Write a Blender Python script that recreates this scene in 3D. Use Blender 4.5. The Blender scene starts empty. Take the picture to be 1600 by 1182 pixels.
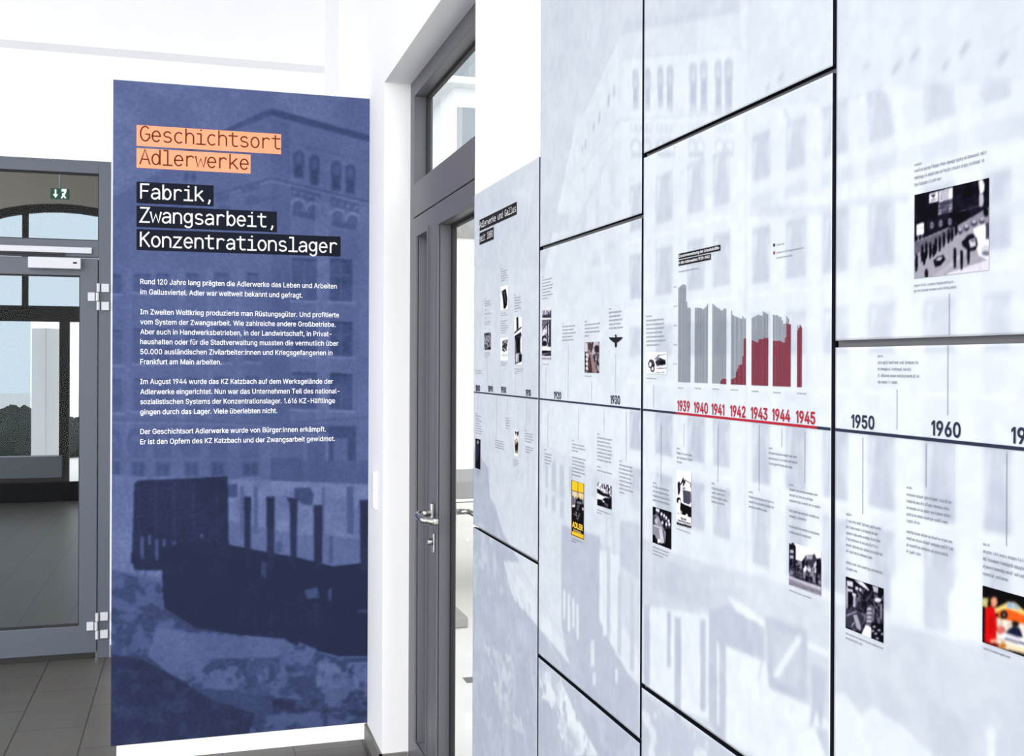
import bpy, math, random
import numpy as np

SC = bpy.context.scene
COL = SC.collection

# ------------------------------------------------------------------ camera
F_PX, CX, CY = 1667.0, 800.0, 569.0          # focal length and principal point on the 1600 x 1182 frame
EYE = np.array((0.0, 0.0, 1.6))
YAW, ROLL = math.radians(16.7), math.radians(0.22)
_f = np.array((math.sin(YAW), math.cos(YAW), 0.0))
_r = np.array((math.cos(YAW), -math.sin(YAW), 0.0))
_u = np.array((0.0, 0.0, 1.0))
CR = _r * math.cos(ROLL) + _u * math.sin(ROLL)
CU = _u * math.cos(ROLL) - _r * math.sin(ROLL)
cam_data = bpy.data.cameras.new('camera')
cam = bpy.data.objects.new('camera', cam_data)
COL.objects.link(cam)
from mathutils import Matrix, Vector
from mathutils.geometry import delaunay_2d_cdt
cam.matrix_world = Matrix(((CR[0], CU[0], -_f[0], EYE[0]), (CR[1], CU[1], -_f[1], EYE[1]),
                           (CR[2], CU[2], -_f[2], EYE[2]), (0, 0, 0, 1)))
cam_data.sensor_fit = 'HORIZONTAL'
cam_data.sensor_width = 36.0
cam_data.lens = 36.0 * F_PX / 1600.0
cam_data.shift_y = -(591.0 - CY) / 1600.0
cam_data.clip_start, cam_data.clip_end = 0.05, 300
SC.camera = cam

# ------------------------------------------------------------------ daylight and exposure
world = bpy.data.worlds.new('daylight')
SC.world = world
world.use_nodes = True
bg = world.node_tree.nodes['Background']
bg.inputs['Color'].default_value = (0.94, 0.97, 1.0, 1)
bg.inputs['Strength'].default_value = 1.4
sun_data = bpy.data.lights.new('soft_daylight', 'SUN')
sun_data.energy = 2.2
sun_data.angle = math.radians(70)
sun_data.color = (1.0, 0.98, 0.96)
sun = bpy.data.objects.new('soft_daylight', sun_data)
sun.rotation_euler = Vector((0.40, 0.85, -0.40)).to_track_quat('-Z', 'Y').to_euler()
sun.location = (-4, -8, 5)
COL.objects.link(sun)
SC.view_settings.view_transform = 'Standard'
SC.view_settings.look = 'None'
SC.view_settings.exposure = 0.5
SC.view_settings.gamma = 1.0
SC.view_settings.use_curve_mapping = False

# ------------------------------------------------------------------ helpers
def ray(px, py):
    return _f + (px - CX) / F_PX * CR - (py - CY) / F_PX * CU

def on_x(px, py, X):                 # point of a plane X = const seen at a photograph pixel
    d = ray(px, py)
    return EYE + d * (X - EYE[0]) / d[0]

def on_y(px, py, Y):
    d = ray(px, py)
    return EYE + d * (Y - EYE[1]) / d[1]

def on_z(px, py, Z):
    d = ray(px, py)
    return EYE + d * (Z - EYE[2]) / d[2]

def lin(c):
    c = np.clip(np.asarray(c, float), 0, 255) / 255.0
    return np.where(c <= 0.04045, c / 12.92, ((c + 0.055) / 1.055) ** 2.4)

def mat(name, rgb, rough=0.5, metal=0.0, spec=0.5, noise=0.0, scale=40.0, bump=0.0, emit=0.0):
    m = bpy.data.materials.new(name)
    m.use_nodes = True
    nt = m.node_tree
    p = nt.nodes['Principled BSDF']
    c = tuple(lin(rgb)) + (1.0,)
    p.inputs['Base Color'].default_value = c
    p.inputs['Roughness'].default_value = rough
    p.inputs['Metallic'].default_value = metal
    p.inputs['Specular IOR Level'].default_value = spec
    if emit:
        p.inputs['Emission Color'].default_value = c
        p.inputs['Emission Strength'].default_value = emit
    if noise or bump:
        tc = nt.nodes.new('ShaderNodeTexCoord')
        n = nt.nodes.new('ShaderNodeTexNoise')
        n.inputs['Scale'].default_value = scale
        n.inputs['Detail'].default_value = 6
        nt.links.new(tc.outputs['Object'], n.inputs['Vector'])
        if noise:
            mx = nt.nodes.new('ShaderNodeMix')
            mx.data_type = 'RGBA'
            mx.inputs['A'].default_value = tuple(x * (1 - noise) for x in c[:3]) + (1,)
            mx.inputs['B'].default_value = tuple(min(1, x * (1 + noise)) for x in c[:3]) + (1,)
            nt.links.new(n.outputs['Fac'], mx.inputs['Factor'])
            nt.links.new(mx.outputs['Result'], p.inputs['Base Color'])
        if bump:
            b = nt.nodes.new('ShaderNodeBump')
            b.inputs['Strength'].default_value = bump
            b.inputs['Distance'].default_value = 0.002
            nt.links.new(n.outputs['Fac'], b.inputs['Height'])
            nt.links.new(b.outputs['Normal'], p.inputs['Normal'])
    return m

def print_mat(name, rough=0.7, spec=0.03):
    m = bpy.data.materials.new(name)
    m.use_nodes = True
    nt = m.node_tree
    p = nt.nodes['Principled BSDF']
    a = nt.nodes.new('ShaderNodeAttribute')
    a.attribute_name = 'ink'
    nt.links.new(a.outputs['Color'], p.inputs['Base Color'])
    p.inputs['Roughness'].default_value = rough
    p.inputs['Specular IOR Level'].default_value = spec
    return m

def glass_mat(name, tint=(0.96, 0.975, 0.975)):
    m = bpy.data.materials.new(name)
    m.use_nodes = True
    nt = m.node_tree
    nt.nodes.remove(nt.nodes['Principled BSDF'])
    out = nt.nodes['Material Output']
    t = nt.nodes.new('ShaderNodeBsdfTransparent')
    t.inputs['Color'].default_value = tint + (1,)
    g = nt.nodes.new('ShaderNodeBsdfGlossy')
    g.inputs['Roughness'].default_value = 0.02
    fr = nt.nodes.new('ShaderNodeFresnel')
    fr.inputs['IOR'].default_value = 1.2
    mx = nt.nodes.new('ShaderNodeMixShader')
    ge = nt.nodes.new('ShaderNodeNewGeometry')           # only the outer surface of a pane mirrors, never the inner one
    inv = nt.nodes.new('ShaderNodeMath'); inv.operation = 'SUBTRACT'; inv.inputs[0].default_value = 1.0
    mu = nt.nodes.new('ShaderNodeMath'); mu.operation = 'MULTIPLY'
    nt.links.new(ge.outputs['Backfacing'], inv.inputs[1])
    nt.links.new(inv.outputs[0], mu.inputs[0]); nt.links.new(fr.outputs['Fac'], mu.inputs[1])
    nt.links.new(mu.outputs[0], mx.inputs['Fac'])
    nt.links.new(t.outputs[0], mx.inputs[1])
    nt.links.new(g.outputs[0], mx.inputs[2])
    nt.links.new(mx.outputs[0], out.inputs['Surface'])
    return m

def tile_mat(name):
    m = bpy.data.materials.new(name)
    m.use_nodes = True
    nt = m.node_tree
    p = nt.nodes['Principled BSDF']
    tc = nt.nodes.new('ShaderNodeTexCoord')
    mp = nt.nodes.new('ShaderNodeMapping')
    mp.inputs['Rotation'].default_value = (0, 0, math.pi / 2)
    mp.inputs['Location'].default_value = (0.12, TILE_OFF, 0)
    br = nt.nodes.new('ShaderNodeTexBrick')
    br.offset = 0.5
    br.inputs['Scale'].default_value = 1.0
    br.inputs['Brick Width'].default_value = 0.58
    br.inputs['Row Height'].default_value = TILE
    br.inputs['Mortar Size'].default_value = 0.0035
    br.inputs['Mortar Smooth'].default_value = 0.3
    br.inputs['Color1'].default_value = tuple(lin((96, 93, 88))) + (1,)
    br.inputs['Color2'].default_value = tuple(lin((91, 88, 84))) + (1,)
    br.inputs['Mortar'].default_value = tuple(lin((46, 45, 46))) + (1,)
    n = nt.nodes.new('ShaderNodeTexNoise')
    n.inputs['Scale'].default_value = 7
    n.inputs['Detail'].default_value = 8
    mx = nt.nodes.new('ShaderNodeMix')
    mx.data_type = 'RGBA'
    mx.blend_type = 'MULTIPLY'
    mx.inputs['Factor'].default_value = 0.35
    nt.links.new(tc.outputs['Object'], mp.inputs['Vector'])
    nt.links.new(mp.outputs['Vector'], br.inputs['Vector'])
    nt.links.new(tc.outputs['Object'], n.inputs['Vector'])
    nt.links.new(br.outputs['Color'], mx.inputs['A'])
    nt.links.new(n.outputs['Color'], mx.inputs['B'])
    nt.links.new(mx.outputs['Result'], p.inputs['Base Color'])
    p.inputs['Roughness'].default_value = 0.42
    p.inputs['Specular IOR Level'].default_value = 0.4
    return m

def tag(o, label=None, cat=None, group=None, kind=None):
    if label: o['label'] = label
    if cat: o['category'] = cat
    if group: o['group'] = group
    if kind: o['kind'] = kind
    return o

def empty(name, loc, label=None, cat=None, group=None):
    o = bpy.data.objects.new(name, None)
    o.empty_display_size = 0.1
    COL.objects.link(o)
    o.location = loc
    return tag(o, label, cat, group)

class MB:                             # collects shapes in world coordinates, builds ONE mesh object
    def __init__(s):
        s.v, s.f, s.m = [], [], []
    def add(s, vs, fs, mi=0):
        n = len(s.v)
        s.v += [tuple(map(float, p)) for p in vs]
        s.f += [tuple(i + n for i in f) for f in fs]
        s.m += [mi] * len(fs)
        return s
    def box(s, x0, x1, y0, y1, z0, z1, mi=0):
        x0, x1 = min(x0, x1), max(x0, x1); y0, y1 = min(y0, y1), max(y0, y1); z0, z1 = min(z0, z1), max(z0, z1)
        return s.add([(x0, y0, z0), (x1, y0, z0), (x1, y1, z0), (x0, y1, z0), (x0, y0, z1), (x1, y0, z1), (x1, y1, z1), (x0, y1, z1)],
                     [(0, 3, 2, 1), (4, 5, 6, 7), (0, 1, 5, 4), (1, 2, 6, 5), (2, 3, 7, 6), (3, 0, 4, 7)], mi)
    def frame_x(s, x0, x1, y0, y1, z0, z1, wy0, wy1, wz0, wz1):      # ring frame in a plane of constant X, one closed solid
        iy0, iy1, iz0, iz1 = y0 + wy0, y1 - wy1, z0 + wz0, z1 - wz1
        def ring(x): return [(x, y0, z0), (x, y1, z0), (x, y1, z1), (x, y0, z1), (x, iy0, iz0), (x, iy1, iz0), (x, iy1, iz1), (x, iy0, iz1)]
        vs = ring(x0) + ring(x1)
        fs = []
        for i in range(4):
            j = (i + 1) % 4
            fs += [(i, 4 + i, 4 + j, j), (8 + i, 8 + j, 12 + j, 12 + i), (i, j, 8 + j, 8 + i), (4 + i, 12 + i, 12 + j, 4 + j)]
        return s.add(vs, fs)
    def frame_y(s, y0, y1, x0, x1, z0, z1, wx0, wx1, wz0, wz1):
        t = MB().frame_x(y0, y1, x0, x1, z0, z1, wx0, wx1, wz0, wz1)
        return s.add([(p[1], p[0], p[2]) for p in t.v], [tuple(reversed(f)) for f in t.f])
    def tube(s, pts, r, n=14, squash=1.0):
        pts = [Vector(p) for p in pts]
        rings = []
        up = Vector((0, 0, 1))
        for i, p in enumerate(pts):
            d = (pts[min(i + 1, len(pts) - 1)] - pts[max(i - 1, 0)]).normalized()
            a = d.cross(up)
            a = Vector((1, 0, 0)) if a.length < 1e-4 else a.normalized()
            b = a.cross(d).normalized()
            rings.append([p + a * (r * math.cos(2 * math.pi * k / n)) + b * (r * squash * math.sin(2 * math.pi * k / n)) for k in range(n)])
        vs = [v for rg in rings for v in rg]
        fs = [(i * n + k, i * n + (k + 1) % n, (i + 1) * n + (k + 1) % n, (i + 1) * n + k) for i in range(len(pts) - 1) for k in range(n)]
        fs += [tuple(reversed(range(n))), tuple(range((len(pts) - 1) * n, len(pts) * n))]
        return s.add(vs, fs)
    def prism_x(s, poly, x0, x1):     # polygon of (y, z) pairs extruded along X
        n = len(poly)
        vs = [(x0, a, b) for a, b in poly] + [(x1, a, b) for a, b in poly]
        return s.add(vs, [tuple(range(n)), tuple(reversed(range(n, 2 * n)))] + [(i, i + n, (i + 1) % n + n, (i + 1) % n) for i in range(n)])
    def prism_y(s, poly, y0, y1):
        n = len(poly)
        vs = [(a, y0, b) for a, b in poly] + [(a, y1, b) for a, b in poly]
        return s.add(vs, [tuple(range(n)), tuple(reversed(range(n, 2 * n)))] + [(i, i + n, (i + 1) % n + n, (i + 1) % n) for i in range(n)])
    def build(s, name, material, parent=None, origin=None, bevel=0.0, smooth=False):
        me = bpy.data.meshes.new(name)
        if parent is not None: org = np.array(world_loc(parent))
        elif origin is not None: org = np.array(origin, float)
        else:
            a = np.array(s.v)
            org = np.array(((a[:, 0].min() + a[:, 0].max()) / 2, (a[:, 1].min() + a[:, 1].max()) / 2, a[:, 2].min()))
        me.from_pydata([tuple(np.array(p) - org) for p in s.v], [], s.f)
        for m in (material if isinstance(material, (list, tuple)) else [material]): me.materials.append(m)
        me.polygons.foreach_set('material_index', s.m)
        if smooth: me.polygons.foreach_set('use_smooth', [True] * len(me.polygons))
        me.validate(); me.update()
        o = bpy.data.objects.new(name, me)
        COL.objects.link(o)
        if parent is not None: o.parent = parent
        else: o.location = org
        if bevel:
            b = o.modifiers.new('soft_edges', 'BEVEL')
            b.width, b.segments, b.limit_method = bevel, 2, 'ANGLE'
        return o

def world_loc(o):
    p = Vector(o.location)
    while o.parent is not None:
        o = o.parent
        p = p + Vector(o.location)
    return p

def struct(name, mb, material, bevel=0.0):
    return tag(mb.build(name, material, bevel=bevel), kind='structure')

# ------------------------------------------------------------------ planes the prints lie on: (s, z) <-> world
class WallPlane:                      # s runs to the viewer's right along the timeline wall (-Y), faces -X
    def __init__(s, X): s.X = X
    def px(s, x, y):
        p = on_x(x, y, s.X); return (-p[1], p[2])
    def xyz(s, a, z, lift=0.0): return (s.X - lift, -a, z)
class BoardPlane:                     # s runs along +X on the title board, faces -Y
    def __init__(s, Y): s.Y = Y
    def px(s, x, y):
        p = on_y(x, y, s.Y); return (p[0], p[2])
    def xyz(s, a, z, lift=0.0): return (a, s.Y - lift, z)

def value_noise(h, w, cell, rng):
    gh, gw = int(h / cell) + 3, int(w / cell) + 3
    g = rng.random((gh, gw))
    yy, xx = np.arange(h) / cell, np.arange(w) / cell
    y0, x0 = yy.astype(int), xx.astype(int)
    fy, fx = (yy - y0)[:, None], (xx - x0)[None, :]
    fy, fx = fy * fy * (3 - 2 * fy), fx * fx * (3 - 2 * fx)
    a, b = g[y0][:, x0], g[y0][:, x0 + 1]
    c, d = g[y0 + 1][:, x0], g[y0 + 1][:, x0 + 1]
    return (a * (1 - fx) + b * fx) * (1 - fy) + (c * (1 - fx) + d * fx) * fy

def fbm(h, w, cell, rng, octaves=4):
    t, amp, tot = np.zeros((h, w)), 1.0, 0.0
    for _ in range(octaves):
        t += amp * value_noise(h, w, max(cell, 1.01), rng); tot += amp
        amp *= 0.55; cell *= 0.5
    return t / tot

class Raster:                         # ink density drawn on a fine grid in plane coordinates
    def __init__(s, plane, s0, s1, z0, z1, cell, base):
        s.pl, s.s0, s.z0 = plane, s0, z0
        s.w, s.h = max(3, int(round((s1 - s0) / cell)) + 1), max(3, int(round((z1 - z0) / cell)) + 1)
        s.ds, s.dz = (s1 - s0) / (s.w - 1), (z1 - z0) / (s.h - 1)
        s.a = np.ones((s.h, s.w, len(base))) * np.array(base, float)
        s.S, s.Z = s0 + np.arange(s.w) * s.ds, z0 + np.arange(s.h) * s.dz
        s.tr = None
    def view(s, ox, oy, k): s.tr = (ox, oy, k); return s
    def pt(s, p):
        if s.tr: p = (s.tr[0] + p[0] / s.tr[2], s.tr[1] + p[1] / s.tr[2])
        return s.pl.px(*p)
    def mask(s, pts):
        q = np.array([s.pt(p) for p in pts])
        i0, i1 = np.searchsorted(s.S, (q[:, 0].min(), q[:, 0].max()))
        j0, j1 = np.searchsorted(s.Z, (q[:, 1].min(), q[:, 1].max()))
        i0, j0, i1, j1 = max(i0 - 1, 0), max(j0 - 1, 0), min(i1 + 1, s.w), min(j1 + 1, s.h)
        if i1 <= i0 or j1 <= j0: return None
        acc = np.zeros((j1 - j0, i1 - i0))
        for ox in (-0.25, 0.25):
            for oy in (-0.25, 0.25):
                xs, zs = s.S[i0:i1][None, :] + ox * s.ds, s.Z[j0:j1][:, None] + oy * s.dz
                ins = np.zeros(acc.shape, bool)
                for k in range(len(q)):
                    (xa, za), (xb, zb) = q[k], q[k - 1]
                    if za == zb: continue
                    ins ^= ((za > zs) != (zb > zs)) & (xs < (xb - xa) * (zs - za) / (zb - za) + xa)
                acc += ins * 0.25
        return (slice(j0, j1), slice(i0, i1)), acc
    def poly(s, pts, c, al=1.0):
        r = s.mask(pts)
        if r is None: return s
        sl, m = r
        m = (m * al)[..., None]
        s.a[sl] = s.a[sl] * (1 - m) + np.array(c if hasattr(c, '__len__') else [c] * s.a.shape[2], float) * m
        return s
    def rect(s, x0, y0, x1, y1, c, al=1.0, slope=0.0):
        d = (x1 - x0) * slope
        return s.poly([(x0, y0), (x1, y0 + d), (x1, y1 + d), (x0, y1)], c, al)
    def ell(s, cx, cy, rx, ry, c, al=1.0, n=18):
        return s.poly([(cx + rx * math.cos(2 * math.pi * k / n), cy + ry * math.sin(2 * math.pi * k / n)) for k in range(n)], c, al)
    def line(s, pts, w, c, al=1.0):
        for (xa, ya), (xb, yb) in zip(pts, pts[1:]):
            L = math.hypot(xb - xa, yb - ya) or 1
            nx, ny = -(yb - ya) / L * w / 2, (xb - xa) / L * w / 2
            s.poly([(xa + nx, ya + ny), (xb + nx, yb + ny), (xb - nx, yb - ny), (xa - nx, ya - ny)], c, al)
        return s
    def noise(s, amp, cell, seed, octaves=4, where=None):
        rng = np.random.default_rng(seed)
        n = (fbm(s.h, s.w, cell, rng, octaves) - 0.5) * 2 * amp
        if where is not None:
            r = s.mask(where)
            if r is None: return s
            sl, m = r
            s.a[sl] += (n[sl] * m)[..., None]
        else:
            s.a += n[..., None]
        return s
    def splotch(s, where, c, thr, cell, seed, al=1.0, soft=0.08, octaves=4):   # mottled patches of one tone inside a polygon
        r = s.mask(where)
        if r is None: return s
        sl, m = r
        n = fbm(s.h, s.w, cell, np.random.default_rng(seed), octaves)[sl]
        k = (np.clip((n - thr) / soft + 0.5, 0, 1) * m * al)[..., None]
        s.a[sl] = s.a[sl] * (1 - k) + np.array(c if hasattr(c, '__len__') else [c] * s.a.shape[2], float) * k
        return s
    def blur(s, sig):
        r = max(1, int(sig * 2.5))
        k = np.exp(-0.5 * (np.arange(-r, r + 1) / sig) ** 2); k /= k.sum()
        for ax in (0, 1):
            p = np.concatenate([np.take(s.a, [0] * r, ax), s.a, np.take(s.a, [-1] * r, ax)], ax)
            s.a = sum(k[i] * np.take(p, range(i, i + s.a.shape[ax]), ax) for i in range(2 * r + 1))
        return s
    def sample(s, S, Z):
        x = np.clip((S - s.s0) / s.ds, 0, s.w - 1.001); y = np.clip((Z - s.z0) / s.dz, 0, s.h - 1.001)
        i, j = x.astype(int), y.astype(int); fx, fy = (x - i)[..., None], (y - j)[..., None]
        A = s.a
        return (A[j, i] * (1 - fx) + A[j, i + 1] * fx) * (1 - fy) + (A[j + 1, i] * (1 - fx) + A[j + 1, i + 1] * fx) * fy

INK_WALL, INK_BOARD = 0.74, 0.66                            # print reflectance of a tone that reads white in the photograph

def grid_mesh(name, plane, S, Z, rgb, lift, material, org, depth=0.0, edge_mat=None):
    """printed sheet (depth 0) or board with a printed front, one mesh; rgb is (h, w, 3) in display values"""
    w, h = len(S), len(Z)
    SS, ZZ = np.meshgrid(S, Z)
    if isinstance(plane, WallPlane): V = np.stack([np.full(SS.shape, plane.X - lift), -SS, ZZ], -1)
    else: V = np.stack([SS, np.full(SS.shape, plane.Y - lift), ZZ], -1)
    V = V.reshape(-1, 3)
    idx = np.arange(w * h).reshape(h, w)
    Q = np.stack([idx[:-1, :-1], idx[:-1, 1:], idx[1:, 1:], idx[1:, :-1]], -1).reshape(-1, 4)
    nf = len(Q)
    loops = Q.ravel()
    starts = np.arange(nf) * 4
    totals = np.full(nf, 4)
    extra = 0
    if depth:
        rim = np.concatenate([idx[0, :], idx[1:, -1], idx[-1, -2::-1], idx[-2:0:-1, 0]])
        B = V[rim].copy()
        if isinstance(plane, WallPlane): B[:, 0] += depth
        else: B[:, 1] += depth
        n0 = len(V)
        V = np.concatenate([V, B])
        n = len(rim)
        k = np.arange(n); k2 = (k + 1) % n
        side = np.stack([rim[k], n0 + k, n0 + k2, rim[k2]], -1)
        loops = np.concatenate([loops, side.ravel(), n0 + k[::-1]])
        starts = np.concatenate([starts, nf * 4 + np.arange(n) * 4, [nf * 4 + n * 4]])
        totals = np.concatenate([totals, np.full(n, 4), [n]])
        extra = n + 1
    V = V - np.array(org)
    me = bpy.data.meshes.new(name)
    me.vertices.add(len(V)); me.vertices.foreach_set('co', V.astype(np.float32).ravel())
    me.loops.add(len(loops)); me.loops.foreach_set('vertex_index', loops.astype(np.int32))
    me.polygons.add(len(starts)); me.polygons.foreach_set('loop_start', starts.astype(np.int32))
    me.materials.append(material)
    if edge_mat: me.materials.append(edge_mat)
    if extra: me.polygons.foreach_set('material_index', np.concatenate([np.zeros(nf), np.ones(extra)]).astype(np.int32))
    at = me.color_attributes.new('ink', 'FLOAT_COLOR', 'POINT')
    C = np.ones((len(V), 4), np.float32)
    C[:, :3] = 0.5
    C[:w * h, :3] = (lin(rgb) * (INK_WALL if isinstance(plane, WallPlane) else INK_BOARD)).reshape(-1, 3)
    at.data.foreach_set('color', C.ravel())
    me.update(calc_edges=True); me.validate()
    return me

def sheet(name, r, parent, lift, label=None):        # a printed picture as a part lying on its panel
    me = grid_mesh(name, r.pl, r.S, r.Z, r.a if r.a.shape[2] == 3 else np.repeat(r.a, 3, 2), lift, M['print'], world_loc(parent))
    o = bpy.data.objects.new(name, me); COL.objects.link(o); o.parent = parent
    return tag(o, label)

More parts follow.
